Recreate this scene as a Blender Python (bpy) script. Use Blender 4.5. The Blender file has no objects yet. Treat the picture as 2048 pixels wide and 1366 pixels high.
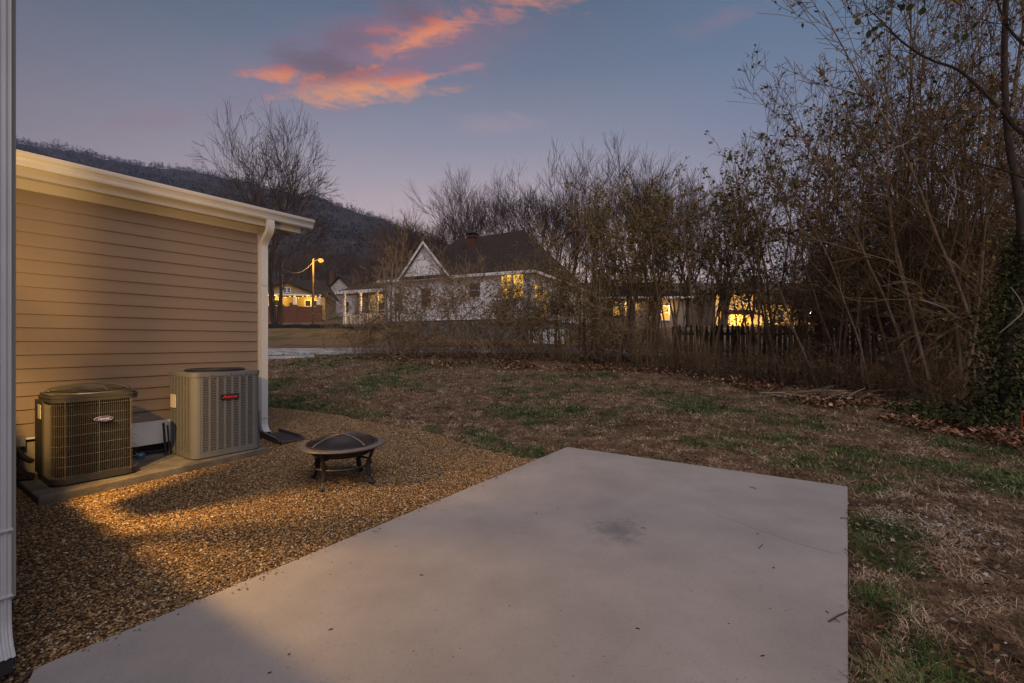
import bpy, math, random
import numpy as np
from mathutils import Vector, Matrix

# ------------------------------------------------------------------ camera, world, light
S = bpy.context.scene
COL = S.collection
F = 910.2          # focal length in photograph pixels
CZ = 1.45          # eye height
HAZE = 3.2e-4      # density of the dusk air per metre
cam_d = bpy.data.cameras.new('camera'); cam_d.lens = 16; cam_d.sensor_width = 36
cam_d.clip_start = 0.05; cam_d.clip_end = 5000
cam = bpy.data.objects.new('camera', cam_d); COL.objects.link(cam)
cam.location = (0, 0, CZ); cam.rotation_euler = (math.pi/2, 0, 0)
S.camera = cam
S.view_settings.view_transform = 'Standard'; S.view_settings.look = 'None'
S.view_settings.exposure = 0.0; S.view_settings.gamma = 1.0; S.view_settings.use_curve_mapping = False
S.cycles.max_bounces = 6; S.cycles.diffuse_bounces = 3; S.cycles.transparent_max_bounces = 8
S.cycles.use_adaptive_sampling = True; S.cycles.adaptive_threshold = 0.008
S.cycles.sample_clamp_indirect = 4.0
S.cycles.caustics_reflective = False; S.cycles.caustics_refractive = False


def lin(r, g, b):
    f = lambda c: (c/255/12.92) if c/255 <= .04045 else ((c/255+.055)/1.055)**2.4
    return (f(r), f(g), f(b), 1.0)


W = bpy.data.worlds.new('World'); S.world = W; W.use_nodes = True
nt = W.node_tree; nt.nodes.clear(); L = nt.links


def m(op, a, b=None, c=None):
    n = nt.nodes.new('ShaderNodeMath'); n.operation = op
    for i, v in enumerate((a, b, c)):
        if v is None: continue
        if isinstance(v, (int, float)): n.inputs[i].default_value = v
        else: L.new(v, n.inputs[i])
    return n.outputs[0]


def smooth(x, lo, hi):
    n = nt.nodes.new('ShaderNodeMapRange'); n.interpolation_type = 'SMOOTHSTEP'
    L.new(x, n.inputs[0]); n.inputs[1].default_value = lo; n.inputs[2].default_value = hi
    return n.outputs[0]


def mixc(f, a, b):
    n = nt.nodes.new('ShaderNodeMix'); n.data_type = 'RGBA'
    for k, v in ((0, f), (6, a), (7, b)):
        if isinstance(v, (int, float, tuple)): n.inputs[k].default_value = v
        else: L.new(v, n.inputs[k])
    return n.outputs[2]


def ramp(fac, stops):
    n = nt.nodes.new('ShaderNodeValToRGB'); L.new(fac, n.inputs[0])
    e = n.color_ramp.elements
    while len(e) < len(stops): e.new(0.5)
    for el, (p, c) in zip(e, stops): el.position = p; el.color = c
    return n.outputs[0]


tc = nt.nodes.new('ShaderNodeTexCoord')
sx = nt.nodes.new('ShaderNodeSeparateXYZ'); L.new(tc.outputs['Generated'], sx.inputs[0])
dx, dy, dz = sx.outputs
hor = m('MAXIMUM', m('SQRT', m('ADD', m('MULTIPLY', dx, dx), m('MULTIPLY', dy, dy))), 0.05)
elev = m('MULTIPLY', m('ARCTAN2', dz, hor), 2/math.pi)          # 0 horizon .. 1 zenith
skyc = ramp(m('MAXIMUM', elev, 0.0), [
    (0.0, lin(240, 204, 186)), (0.10, lin(224, 194, 188)), (0.18, lin(194, 176, 182)), (0.26, lin(152, 150, 166)),
    (0.34, lin(112, 123, 143)), (0.42, lin(86, 101, 123)), (0.60, lin(68, 84, 108)), (1.0, lin(60, 78, 108))])
# the brighter part of the sky lies ahead (north-west glow); it dims evenly away from it
caz = m('DIVIDE', m('ADD', m('MULTIPLY', dx, 0.10), m('MULTIPLY', dy, 0.995)), hor)
glow = m('ADD', 0.54, m('MULTIPLY', smooth(caz, 0.45, 1.0), 0.48))
cool = smooth(m('DIVIDE', dx, hor), 0.05, 0.7)                     # bluer to the right
skyc = mixc(m('MULTIPLY', cool, 0.55), skyc, lin(92, 124, 158))
vm = nt.nodes.new('ShaderNodeVectorMath'); vm.operation = 'SCALE'
L.new(skyc, vm.inputs[0]); L.new(glow, vm.inputs['Scale']); skyc = vm.outputs[0]
# sunset clouds: direction coordinates p (right) and q (up) on the sky ahead
fy = m('MAXIMUM', dy, 0.08)
p = m('DIVIDE', dx, fy); q = m('DIVIDE', dz, fy)
def cnoise(sx_, sy_, sc, det, rough, dist, off=0.0):
    cv = nt.nodes.new('ShaderNodeCombineXYZ')
    L.new(m('MULTIPLY', m('ADD', p, m('MULTIPLY', q, 0.55)), sx_), cv.inputs[0]); L.new(m('MULTIPLY', q, sy_), cv.inputs[1]); cv.inputs[2].default_value = off
    nz = nt.nodes.new('ShaderNodeTexNoise'); nz.inputs['Scale'].default_value = sc
    nz.inputs['Detail'].default_value = det; nz.inputs['Roughness'].default_value = rough; nz.inputs['Distortion'].default_value = dist
    L.new(cv.outputs[0], nz.inputs['Vector']); return m('SUBTRACT', nz.outputs[0], 0.5)


n1 = cnoise(5.0, 13.0, 2.0, 9, 0.62, 0.9)          # wisps
n2 = cnoise(7.0, 14.0, 4.2, 8, 0.66, 0.4, 3.7)     # finer break-up
nn_ = m('ADD', m('MULTIPLY', n1, 1.0), m('MULTIPLY', n2, 0.55))
ahead = smooth(dy, 0.1, 0.3)


def px(x, y): return (x-1024)/F, (683-y)/F


def cloud(cx, cy, ax, ay, tilt=0.0, nw=1.5, lo=-0.1, hi=0.9):
    p0, q0 = px(cx, cy); a = ax/F; b = ay/F
    dp = m('SUBTRACT', p, p0); dq = m('SUBTRACT', m('SUBTRACT', q, q0), m('MULTIPLY', dp, tilt))
    r = m('SQRT', m('ADD', m('POWER', m('ABSOLUTE', m('DIVIDE', dp, a)), 2.0), m('POWER', m('ABSOLUTE', m('DIVIDE', dq, b)), 2.0)))
    d = m('ADD', m('SUBTRACT', 1.0, r), m('MULTIPLY', nn_, nw))
    return m('MULTIPLY', smooth(d, lo, hi), ahead), m('DIVIDE', dq, b)


ORANGE = lin(252, 152, 92); DEEP = lin(220, 116, 84); MAUVE = lin(120, 98, 114); DARK = lin(104, 86, 92); PINK = lin(170, 124, 138)
# broad mauve veil, then dark cloud bodies, then the lit undersides
for (args, colr, k) in [
    ((740, 120, 420, 130, 0.18, 0.9, -.1, 1.2), lin(152, 116, 138), 0.72),
    ((820, 70, 300, 80, 0.22, 1.6, -.1, 1.0), lin(138, 110, 128), 0.85),
    ((330, 240, 150, 30, 0.1, 1.6), lin(160, 122, 128), 0.35),
    ((980, 245, 110, 28, 0.0, 1.6), lin(190, 158, 170), 0.30),
    ((1440, 42, 140, 32, 0.30, 2.0, -.1, 1.5), lin(146, 124, 140), 0.55),
    ((640, 132, 130, 46, -0.22, 1.3, -.1, .8), DARK, 0.62),
    ((700, 75, 110, 48, 0.2, 1.9), MAUVE, 0.55),
    ((830, 30, 80, 42, -0.3, 1.8), lin(118, 94, 106), 0.75),
]:
    d, _ = cloud(*args); skyc = mixc(m('MULTIPLY', d, k), skyc, colr)
for (args, k, c0, c1) in [
    ((1060, 0, 130, 30, 0.02, 2.6, -.1, 1.2), 0.6, ORANGE, DEEP),
    ((1015, 34, 50, 20, 0.0, 2.2, -.1, 1.3), 0.4, ORANGE, DEEP),
    ((850, 66, 140, 36, 0.34, 2.3, -.1, 1.15), 0.95, ORANGE, DEEP),
    ((775, 60, 80, 18, 0.0, 2.6, -.1, 1.1), 0.65, DEEP, PINK),
    ((722, 176, 200, 37, 0.05, 2.1, -.1, 1.15), 0.98, lin(255, 168, 98), DEEP),
    ((830, 160, 95, 16, 0.16, 2.2, -.1, .9), 0.75, ORANGE, DEEP),
    ((552, 148, 90, 22, 0.0, 3.2, -.1, 1.3), 0.85, ORANGE, DEEP),
    ((938, 133, 46, 10, 0.15, 1.8, -.1, 1.1), 0.65, lin(206, 138, 134), PINK),
]:
    d, vq = cloud(*args)
    cc = mixc(smooth(m('ADD', vq, m('MULTIPLY', nn_, 2.4)), -0.5, 1.0), c0, c1)
    skyc = mixc(m('MULTIPLY', d, k), skyc, cc)
# below the horizon: dim earth colour
skyc = mixc(smooth(dz, -0.02, -0.12), skyc, lin(60, 54, 52))
bg = nt.nodes.new('ShaderNodeBackground'); L.new(skyc, bg.inputs[0]); bg.inputs[1].default_value = 1.0
# a physical dusk sky adds its own weak blue to the light
nish = nt.nodes.new('ShaderNodeTexSky'); nish.sky_type = 'NISHITA'; nish.sun_disc = False
nish.sun_elevation = math.radians(2.0); nish.sun_rotation = math.radians(160)
bg2 = nt.nodes.new('ShaderNodeBackground'); L.new(nish.outputs[0], bg2.inputs[0]); bg2.inputs[1].default_value = 0.012
add = nt.nodes.new('ShaderNodeAddShader'); L.new(bg.outputs[0], add.inputs[0]); L.new(bg2.outputs[0], add.inputs[1])
wo = nt.nodes.new('ShaderNodeOutputWorld'); L.new(add.outputs[0], wo.inputs[0])

sun_d = bpy.data.lights.new('sun', 'SUN'); sun_d.energy = 2.35; sun_d.angle = math.radians(60); sun_d.color = (1.0, 0.90, 0.885)
sun = bpy.data.objects.new('sun', sun_d); COL.objects.link(sun)
SUN_FROM = Vector((0.22, -0.70, 0.72))
sun.rotation_euler = SUN_FROM.to_track_quat('Z', 'Y').to_euler()


# ------------------------------------------------------------------ helpers
class MB:
    def __init__(self): self.v = []; self.f = []

    def add(self, verts, faces):
        o = len(self.v); self.v += [tuple(x) for x in verts]; self.f += [tuple(i+o for i in f) for f in faces]; return self

    def box(self, x0, x1, y0, y1, z0, z1, mat=None):
        vs = [(x, y, z) for z in (z0, z1) for y in (y0, y1) for x in (x0, x1)]
        if mat: vs = [tuple(mat @ Vector(q_)) for q_ in vs]
        return self.add(vs, [(0, 2, 3, 1), (4, 5, 7, 6), (0, 1, 5, 4), (2, 6, 7, 3), (0, 4, 6, 2), (1, 3, 7, 5)])

    def prism(self, poly, z0, z1):                      # polygon (ccw) extruded along z
        n = len(poly)
        vs = [(x, y, z0) for x, y in poly]+[(x, y, z1) for x, y in poly]
        fs = [tuple(range(n-1, -1, -1)), tuple(range(n, 2*n))]+[(i, (i+1) % n, n+(i+1) % n, n+i) for i in range(n)]
        return self.add(vs, fs)

    def extr(self, prof, x0, x1):                       # profile (y,z) extruded along x
        n = len(prof)
        vs = [(x0, y, z) for y, z in prof]+[(x1, y, z) for y, z in prof]
        fs = [tuple(range(n)), tuple(range(2*n-1, n-1, -1))]+[(n+i, n+(i+1) % n, (i+1) % n, i) for i in range(n)]
        return self.add(vs, fs)

    def tube(self, pts, r, n=6, closed=False, flat=1.0):
        pts = [Vector(q_) for q_ in pts]; k = len(pts); vs = []
        rr = r if isinstance(r, (list, tuple)) else [r]*k
        for i in range(k):
            a = pts[(i-1) % k] if (i or closed) else pts[0]; b = pts[(i+1) % k] if (i < k-1 or closed) else pts[-1]
            t = (b-a).normalized(); up = Vector((0, 0, 1)) if abs(t.z) < .95 else Vector((0, 1, 0))
            s = t.cross(up).normalized(); w = s.cross(t)
            for j in range(n):
                an = 2*math.pi*j/n
                vs.append(pts[i]+s*math.cos(an)*rr[i]+w*math.sin(an)*rr[i]*flat)
        fs = []
        for i in range(k if closed else k-1):
            i2 = (i+1) % k
            for j in range(n): fs.append((i*n+j, i*n+(j+1) % n, i2*n+(j+1) % n, i2*n+j))
        if not closed: fs += [tuple(range(n-1, -1, -1)), tuple(range((k-1)*n, k*n))]
        return self.add(vs, fs)

    def lathe(self, prof, n=32, cap=False):
        k = len(prof); vs = [(r*math.cos(2*math.pi*j/n), r*math.sin(2*math.pi*j/n), z) for r, z in prof for j in range(n)]
        fs = [(i*n+j, i*n+(j+1) % n, (i+1)*n+(j+1) % n, (i+1)*n+j) for i in range(k-1) for j in range(n)]
        if cap: fs += [tuple(range(n-1, -1, -1)), tuple(range((k-1)*n, k*n))]
        return self.add(vs, fs)

    def ball(self, c, r, n=8, sz=1.0):
        k = max(4, n//2); prof = [(max(1e-4, r*math.sin(math.pi*i/k)), -r*sz*math.cos(math.pi*i/k)) for i in range(k+1)]
        o = len(self.v); self.lathe(prof, n)
        self.v[o:] = [(x+c[0], y+c[1], z+c[2]) for x, y, z in self.v[o:]]; return self

    def move(self, mat, start=0):
        self.v[start:] = [tuple(mat @ Vector(q_)) for q_ in self.v[start:]]; return self

    def mesh(self, name, mat, smooth_=False):
        me = bpy.data.meshes.new(name); me.from_pydata(self.v, [], self.f)
        for mm in (mat if isinstance(mat, (list, tuple)) else [mat]): me.materials.append(mm)
        if smooth_:
            me.polygons.foreach_set('use_smooth', [True]*len(me.polygons))
            me.set_sharp_from_angle(angle=math.radians(40))
        me.update(); return me

    def build(self, name, mat, parent=None, loc=(0, 0, 0), rot=(0, 0, 0), smooth=False):
        return link(name, self.mesh(name, mat, smooth), parent, loc, rot)


def link(name, data, parent=None, loc=(0, 0, 0), rot=(0, 0, 0)):
    o = bpy.data.objects.new(name, data); COL.objects.link(o)
    o.location = loc; o.rotation_euler = rot
    if parent: o.parent = parent
    return o


def tag(o, label=None, cat=None, group=None, kind=None):
    if label: o['label'] = label
    if cat: o['category'] = cat
    if group: o['group'] = group
    if kind: o['kind'] = kind
    return o


def thing(name, label, cat, loc=(0, 0, 0), rz=0, group=None):
    return tag(link(name, None, None, loc, (0, 0, rz)), label, cat, group)


def dup(root, loc, rz=0, scale=None, label=None, group=None):
    r = root.copy(); COL.objects.link(r); r.location = loc; r.rotation_euler = (0, 0, rz)
    if scale is not None: r.scale = scale
    if label: r['label'] = label
    if group: r['group'] = group
    for ch in root.children:
        c = ch.copy(); COL.objects.link(c); c.parent = r
        for g in ch.children:
            d = g.copy(); COL.objects.link(d); d.parent = c
    return r


def text(body, size, mat, name='lettering', parent=None, mw=None, shear=0.0, extrude=0.001, space=1.0, bold=0.0):
    c = bpy.data.curves.new(name, 'FONT'); c.body = body; c.size = size; c.align_x = 'CENTER'; c.align_y = 'CENTER'
    c.extrude = extrude; c.shear = shear; c.space_character = space; c.offset = bold; c.resolution_u = 4
    c.materials.append(mat)
    tmp = bpy.data.objects.new('text_source', c); COL.objects.link(tmp)
    me = bpy.data.meshes.new_from_object(tmp.evaluated_get(bpy.context.evaluated_depsgraph_get())); bpy.data.objects.remove(tmp); bpy.data.curves.remove(c)
    me.name = name; o = link(name, me, parent)
    if mw is not None: o.matrix_local = mw
    return o


ORD = 'first second third fourth fifth sixth seventh eighth ninth tenth eleventh twelfth thirteenth fourteenth fifteenth sixteenth seventeenth eighteenth nineteenth twentieth'.split()
ORD += ['twenty-'+o_ for o_ in ORD[:9]]+['thirtieth']


def material(name, col, rough=0.7, var=0.0, scale=5.0, bump=0.0, bscale=30.0, metal=0.0, island=0.0, col2=None, spec=0.3, emit=0.0, detail=5, stretch=None, attr=None, dist=0.01):
    mt = bpy.data.materials.new(name); mt.use_nodes = True
    n = mt.node_tree.nodes; l = mt.node_tree.links; b = n['Principled BSDF']
    b.inputs['Roughness'].default_value = rough; b.inputs['Metallic'].default_value = metal
    b.inputs['Specular IOR Level'].default_value = spec
    c = tuple(col)[:3]+(1,)
    b.inputs['Base Color'].default_value = c
    out = None
    co = n.new('ShaderNodeTexCoord').outputs['Object']
    if stretch:
        mp = n.new('ShaderNodeMapping'); mp.inputs['Scale'].default_value = stretch; l.new(co, mp.inputs[0]); co = mp.outputs[0]
    if var or col2:
        nn = n.new('ShaderNodeTexNoise'); nn.inputs['Scale'].default_value = scale; nn.inputs['Detail'].default_value = detail
        nn.inputs['Roughness'].default_value = 0.6
        l.new(co, nn.inputs['Vector'])
        rp = n.new('ShaderNodeValToRGB'); l.new(nn.outputs[0], rp.inputs[0])
        rp.color_ramp.elements[0].position = .32; rp.color_ramp.elements[1].position = .68
        if col2:
            rp.color_ramp.elements[0].color = c; rp.color_ramp.elements[1].color = tuple(col2)[:3]+(1,)
        else:
            rp.color_ramp.elements[0].color = tuple(x*(1-var) for x in c[:3])+(1,); rp.color_ramp.elements[1].color = tuple(x*(1+var) for x in c[:3])+(1,)
        out = rp.outputs[0]
    if island:
        g = n.new('ShaderNodeNewGeometry'); mm = n.new('ShaderNodeMath'); mm.operation = 'MULTIPLY_ADD'
        l.new(g.outputs['Random Per Island'], mm.inputs[0]); mm.inputs[1].default_value = 2*island; mm.inputs[2].default_value = 1-island
        sc = n.new('ShaderNodeVectorMath'); sc.operation = 'SCALE'
        if out: l.new(out, sc.inputs[0])
        else: sc.inputs[0].default_value = c[:3]
        l.new(mm.outputs[0], sc.inputs['Scale']); out = sc.outputs[0]
    if out: l.new(out, b.inputs['Base Color'])
    if bump:
        nb = n.new('ShaderNodeTexNoise'); nb.inputs['Scale'].default_value = bscale; nb.inputs['Detail'].default_value = 6
        l.new(co, nb.inputs['Vector'])
        bp = n.new('ShaderNodeBump'); bp.inputs['Strength'].default_value = bump; bp.inputs['Distance'].default_value = dist
        l.new(nb.outputs[0], bp.inputs['Height']); l.new(bp.outputs[0], b.inputs['Normal'])
    if emit:
        b.inputs['Emission Strength'].default_value = emit
        b.inputs['Emission Color'].default_value = c
    return mt


def island_ramp(name, stops, rough=0.8, spec=0.2):
    """Each loose piece takes its own colour from a ramp."""
    mt = bpy.data.materials.new(name); mt.use_nodes = True
    n = mt.node_tree.nodes; l = mt.node_tree.links; b = n['Principled BSDF']
    g = n.new('ShaderNodeNewGeometry'); rp = n.new('ShaderNodeValToRGB'); rp.color_ramp.interpolation = 'CONSTANT' if len(stops) > 5 else 'LINEAR'
    e = rp.color_ramp.elements
    while len(e) < len(stops): e.new(.5)
    for el, (pz, c) in zip(e, stops): el.position = pz; el.color = tuple(c)[:3]+(1,)
    l.new(g.outputs['Random Per Island'], rp.inputs[0]); l.new(rp.outputs[0], b.inputs['Base Color'])
    b.inputs['Roughness'].default_value = rough; b.inputs['Specular IOR Level'].default_value = spec
    return mt


def emitter(name, col, strength):
    mt = bpy.data.materials.new(name); mt.use_nodes = True
    n = mt.node_tree.nodes; l = mt.node_tree.links; n.clear()
    e = n.new('ShaderNodeEmission'); e.inputs[0].default_value = tuple(col)[:3]+(1,); e.inputs[1].default_value = strength
    o = n.new('ShaderNodeOutputMaterial'); l.new(e.outputs[0], o.inputs[0]); return mt


def lamp(loc, watts, col, r=0.05, parent=None, spot=None):
    d = bpy.data.lights.new('lamp_light', 'POINT'); d.energy = watts; d.color = col; d.shadow_soft_size = r
    return link('lamp_light', d, parent, loc)


# terrain height
GY = [(-1e4, -.03), (6, -.03), (9, .03), (12.5, .22), (16.6, .48), (19, .70), (22, .98), (25, 1.2), (30, 1.45), (41, 2.7), (50, 3.0), (70, 4.4), (100, 8), (150, 17), (220, 30), (600, 60), (3000, 80)]
_gy = np.array([a for a, _ in GY]); _gz = np.array([b for _, b in GY])


def G(x, y):
    return np.interp(y, _gy, _gz)


def ground_at(px_, py_):
    """Where the ray through a photograph pixel meets the ground."""
    y = 6.0
    for _ in range(60):
        z = float(G(0, y)); y2 = F*(CZ-z)/max(py_-683, 1e-3)
        y = .5*y+.5*min(y2, 400)
    return ((px_-1024)/F*y, y, float(G(0, y)))


def at(px_, py_, y): return ((px_-1024)/F*y, y, CZ+(683-py_)/F*y)


def foot(px_, y):
    x = (px_-1024)/F*y; return (x, y, float(G(x, y)))


TH = math.radians(34.6); SN, CS = math.sin(TH), math.cos(TH)
PHI = math.pi/2-TH


def hw(u, v, z=0): return (SN*u-CS*v, CS*u+SN*v, z)


_rs = np.random.RandomState(5)
_lat = _rs.rand(256, 256)


def vnoise(x, y):
    x = np.asarray(x, float); y = np.asarray(y, float)
    xi = np.floor(x).astype(int); yi = np.floor(y).astype(int); fx = x-xi; fy_ = y-yi
    fx = fx*fx*(3-2*fx); fy_ = fy_*fy_*(3-2*fy_)
    a = _lat[xi % 256, yi % 256]; b = _lat[(xi+1) % 256, yi % 256]; c = _lat[xi % 256, (yi+1) % 256]; d = _lat[(xi+1) % 256, (yi+1) % 256]
    return (a*(1-fx)+b*fx)*(1-fy_)+(c*(1-fx)+d*fx)*fy_


def fbm(x, y, o=4):
    s = 0; a = .5; t = 0
    for i in range(o):
        s = s+a*vnoise(x*2**i+17.3*i, y*2**i+5.1*i); t += a; a *= .5
    return s/t


def inside(poly, x, y):
    x = np.asarray(x); y = np.asarray(y); r = np.zeros(x.shape, bool); n = len(poly)
    for i in range(n):
        (x0, y0), (x1, y1) = poly[i], poly[(i+1) % n]
        c = ((y0 > y) != (y1 > y)) & (x < (x1-x0)*(y-y0)/((y1-y0) or 1e-9)+x0); r ^= c
    return r


def np_mesh(name, V, Fq, mats, mi=None, smooth=False):
    """Mesh from arrays; Fq is (n,3) or (n,4)."""
    me = bpy.data.meshes.new(name); k = Fq.shape[1]
    me.vertices.add(len(V)); me.vertices.foreach_set('co', np.ascontiguousarray(V, np.float32).ravel())
    me.loops.add(Fq.size); me.loops.foreach_set('vertex_index', np.ascontiguousarray(Fq, np.int32).ravel())
    me.polygons.add(len(Fq)); me.polygons.foreach_set('loop_start', np.arange(0, Fq.size, k, dtype=np.int32))
    for mm in mats: me.materials.append(mm)
    if mi is not None: me.polygons.foreach_set('material_index', np.asarray(mi, np.int32))
    me.polygons.foreach_set('use_smooth', np.full(len(Fq), smooth, bool))
    me.update(calc_edges=True); me.validate()
    return me

# ------------------------------------------------------------------ ground, gravel, slab, drive, hills
A_ = ground_at(1135, 892)[:2]; B_ = ground_at(1695, 972)[:2]
A_ = (A_[0]*.98, A_[1]*.98); B_ = (B_[0]*.98, B_[1]*.98)       # the slab top stands 3 cm over the ground
D_ = (-2.12, 2.02)
SLAB = [A_, D_, (-2.00, 1.86), (-2.9, .5), (-3.2, -2.8), (-2.0, -2.9), (B_[0]-1.939*2.6, B_[1]-2.634*2.6), B_]
edge_px = [(534, 817), (597, 823), (680, 831), (726, 844), (784, 851), (842, 862), (880, 870), (916, 886), (977, 902), (1045, 918)]
GRAV = [ground_at(*e)[:2] for e in edge_px]+[(.5, 5.7), (-1.7, 2.45), (-2.1, 1.5), (-8.5, 4.4), (-7.2, 10.1)]
HOUSE = [hw(a, b)[:2] for a, b in ((3.55, 7.1), (3.55, 12), (-4, 12), (-4, 3.05), (.40, 3.05), (.40, 7.1))]
LIT = [ground_at(*e)[:2] for e in ((600, 712), (760, 722), (900, 737), (1300, 745), (1440, 765), (1560, 800), (1750, 840), (1900, 872), (2040, 900))]+[(30, 7), (60, 30), (-7, 26), (-8, 20)]


def bump_h(x, y):
    r = np.hypot(x, y)
    return .09*(fbm(x*.55+3, y*.55+9, 4)-.5)*np.clip((r-4)/6, 0, 1)


def GZ(x, y): return G(x, y)+bump_h(x, y)


def green_f(x, y):
    a = fbm(x*.75+40, y*.75+11, 4); b = fbm(x*3.1, y*3.1+50, 3)
    g = a*.62+b*.38
    # greener along the gravel edge and by the slab, browner in mid lawn
    k = .0
    k = k+.10*np.exp(-((x-3.9)**2+(y-7.2)**2/1.5)/3.0)+.16*np.exp(-((x-B_[0]+(B_[1]-y)*.736-.25)**2)/.12)*(y < 5)
    ex = np.array([e[0] for e in GRAV[:10]]); ey = np.array([e[1] for e in GRAV[:10]])
    d = np.min(np.stack([np.hypot(x-a_, y-b_) for a_, b_ in zip(ex, ey)]), 0)
    k = k+.13*np.exp(-(d/.75)**2)
    return np.clip((g+k-.490)*6.5, 0, 1)


def lit_f(x, y):
    r = inside(LIT, x, y).astype(float)
    n_ = fbm(x*.9+7, y*.9+3, 3)
    return np.clip(r*.85+(n_-.62)*2, 0, 1)


na, nr = 300, 190
az = np.linspace(-math.pi, math.pi, na, endpoint=False)
az = np.sign(az)*(np.abs(az)/math.pi)**1.35*math.pi                # finer ahead
rad = np.concatenate([[0.25], np.geomspace(.6, 900, nr-1)])
AA, RR = np.meshgrid(az, rad)
X = RR*np.sin(AA); Y = RR*np.cos(AA)
Z = GZ(X, Y); low = inside(SLAB, X, Y) | inside(GRAV, X, Y) | inside(HOUSE, X, Y)
Z = Z-np.where(low, .09, 0)
V = np.stack([X, Y, Z], -1).reshape(-1, 3); V = np.vstack([V, [[0, 0, -.12]]])
i0, j0 = np.meshgrid(np.arange(nr-1), np.arange(na), indexing='ij')
a_ = i0*na+j0; b_ = i0*na+(j0+1) % na
Fq = np.stack([a_, b_, b_+na, a_+na], -1).reshape(-1, 4)
cap = np.stack([np.full(na, len(V)-1), (np.arange(na)+1) % na, np.arange(na), np.arange(na)], -1)


def ground_material():
    mt = bpy.data.materials.new('lawn_soil'); mt.use_nodes = True
    n = mt.node_tree.nodes; l = mt.node_tree.links; b = n['Principled BSDF']
    at_ = n.new('ShaderNodeAttribute'); at_.attribute_name = 'cover'
    sp = n.new('ShaderNodeSeparateColor'); l.new(at_.outputs['Color'], sp.inputs[0])
    co = n.new('ShaderNodeTexCoord').outputs['Object']
    def noise(sc, det=6):
        q_ = n.new('ShaderNodeTexNoise'); q_.inputs['Scale'].default_value = sc; q_.inputs['Detail'].default_value = det
        q_.inputs['Roughness'].default_value = .7; l.new(co, q_.inputs[0]); return q_.outputs[0]
    def rp(fac, st):
        r_ = n.new('ShaderNodeValToRGB'); l.new(fac, r_.inputs[0]); e = r_.color_ramp.elements
        while len(e) < len(st): e.new(.5)
        for el, (pz, c) in zip(e, st): el.position = pz; el.color = tuple(c)+(1,)
        return r_.outputs[0]
    def mx(f, a, c):
        q_ = n.new('ShaderNodeMix'); q_.data_type = 'RGBA'; l.new(f, q_.inputs[0]); l.new(a, q_.inputs[6]); l.new(c, q_.inputs[7]); return q_.outputs[2]
    dry = rp(noise(14, 9), [(.3, (.04, .024, .014)), (.5, (.16, .098, .060)), (.7, (.34, .228, .145))])
    grn = rp(noise(20, 8), [(.3, (.02, .032, .01)), (.6, (.06, .085, .028)), (.75, (.12, .12, .05))])
    lit = rp(noise(11, 9), [(.32, (.018, .012, .008)), (.5, (.07, .04, .022)), (.68, (.17, .10, .06))])
    f1 = n.new('ShaderNodeMath'); f1.operation = 'MULTIPLY'; l.new(sp.outputs[0], f1.inputs[0]); f1.inputs[1].default_value = .85
    c = mx(f1.outputs[0], dry, grn); c = mx(sp.outputs[1], c, lit)
    l.new(c, b.inputs['Base Color']); b.inputs['Roughness'].default_value = .95; b.inputs['Specular IOR Level'].default_value = .1
    bp = n.new('ShaderNodeBump'); bp.inputs['Strength'].default_value = .9; bp.inputs['Distance'].default_value = .03
    l.new(noise(30, 8), bp.inputs['Height']); l.new(bp.outputs[0], b.inputs['Normal'])
    return mt


me = np_mesh('ground', V, np.vstack([Fq]), [ground_material()], smooth=True)
ca = me.color_attributes.new('cover', 'FLOAT_COLOR', 'POINT')
xv, yv = V[:, 0], V[:, 1]
cc = np.ones((len(V), 4), np.float32); cc[:, 0] = green_f(xv, yv); cc[:, 1] = lit_f(xv, yv); cc[:, 2] = 0
ca.data.foreach_set('color', cc.ravel())
tag(link('ground', me), kind='structure')

# gravel bed: a sheet under the loose stones
M_gravel_bed = material('gravel_bed', (.035, .02, .01), .9, col2=(.13, .078, .035), scale=45, bump=1.0, bscale=60, dist=.02)
gx = np.arange(-8.6, 1.1, .12); gy = np.arange(1.2, 10.6, .12)
ok = lambda x, y: inside(GRAV, x, y)
vid = {}; vs = []; fs = []
for i in range(len(gx)-1):
    for j in range(len(gy)-1):
        if ok(gx[i]+.06, gy[j]+.06):
            q_ = []
            for (a, b) in ((i, j), (i+1, j), (i+1, j+1), (i, j+1)):
                if (a, b) not in vid:
                    vid[(a, b)] = len(vs)
                    vs.append((gx[a], gy[b], float(GZ(gx[a], gy[b]))+.004+.02*(float(fbm(gx[a]*1.3, gy[b]*1.3, 3))-.5)))
                q_.append(vid[(a, b)])
            fs.append(q_)
gb = MB(); gb.v = vs; gb.f = fs
tag(gb.build('gravel_bed', M_gravel_bed, smooth=True), kind='structure')

rng = np.random.RandomState(11)
PAD = [hw(a, b)[:2] for a, b in ((.94, 5.77), (3.10, 6.03), (3.10, 6.95), (.94, 6.85))]


def scatter(n, poly, bbox, ex=()):
    x = rng.uniform(bbox[0], bbox[1], n); y = rng.uniform(bbox[2], bbox[3], n)
    k = inside(poly, x, y)
    for e in ex: k &= ~inside(e, x, y)
    return x[k], y[k]


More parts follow.
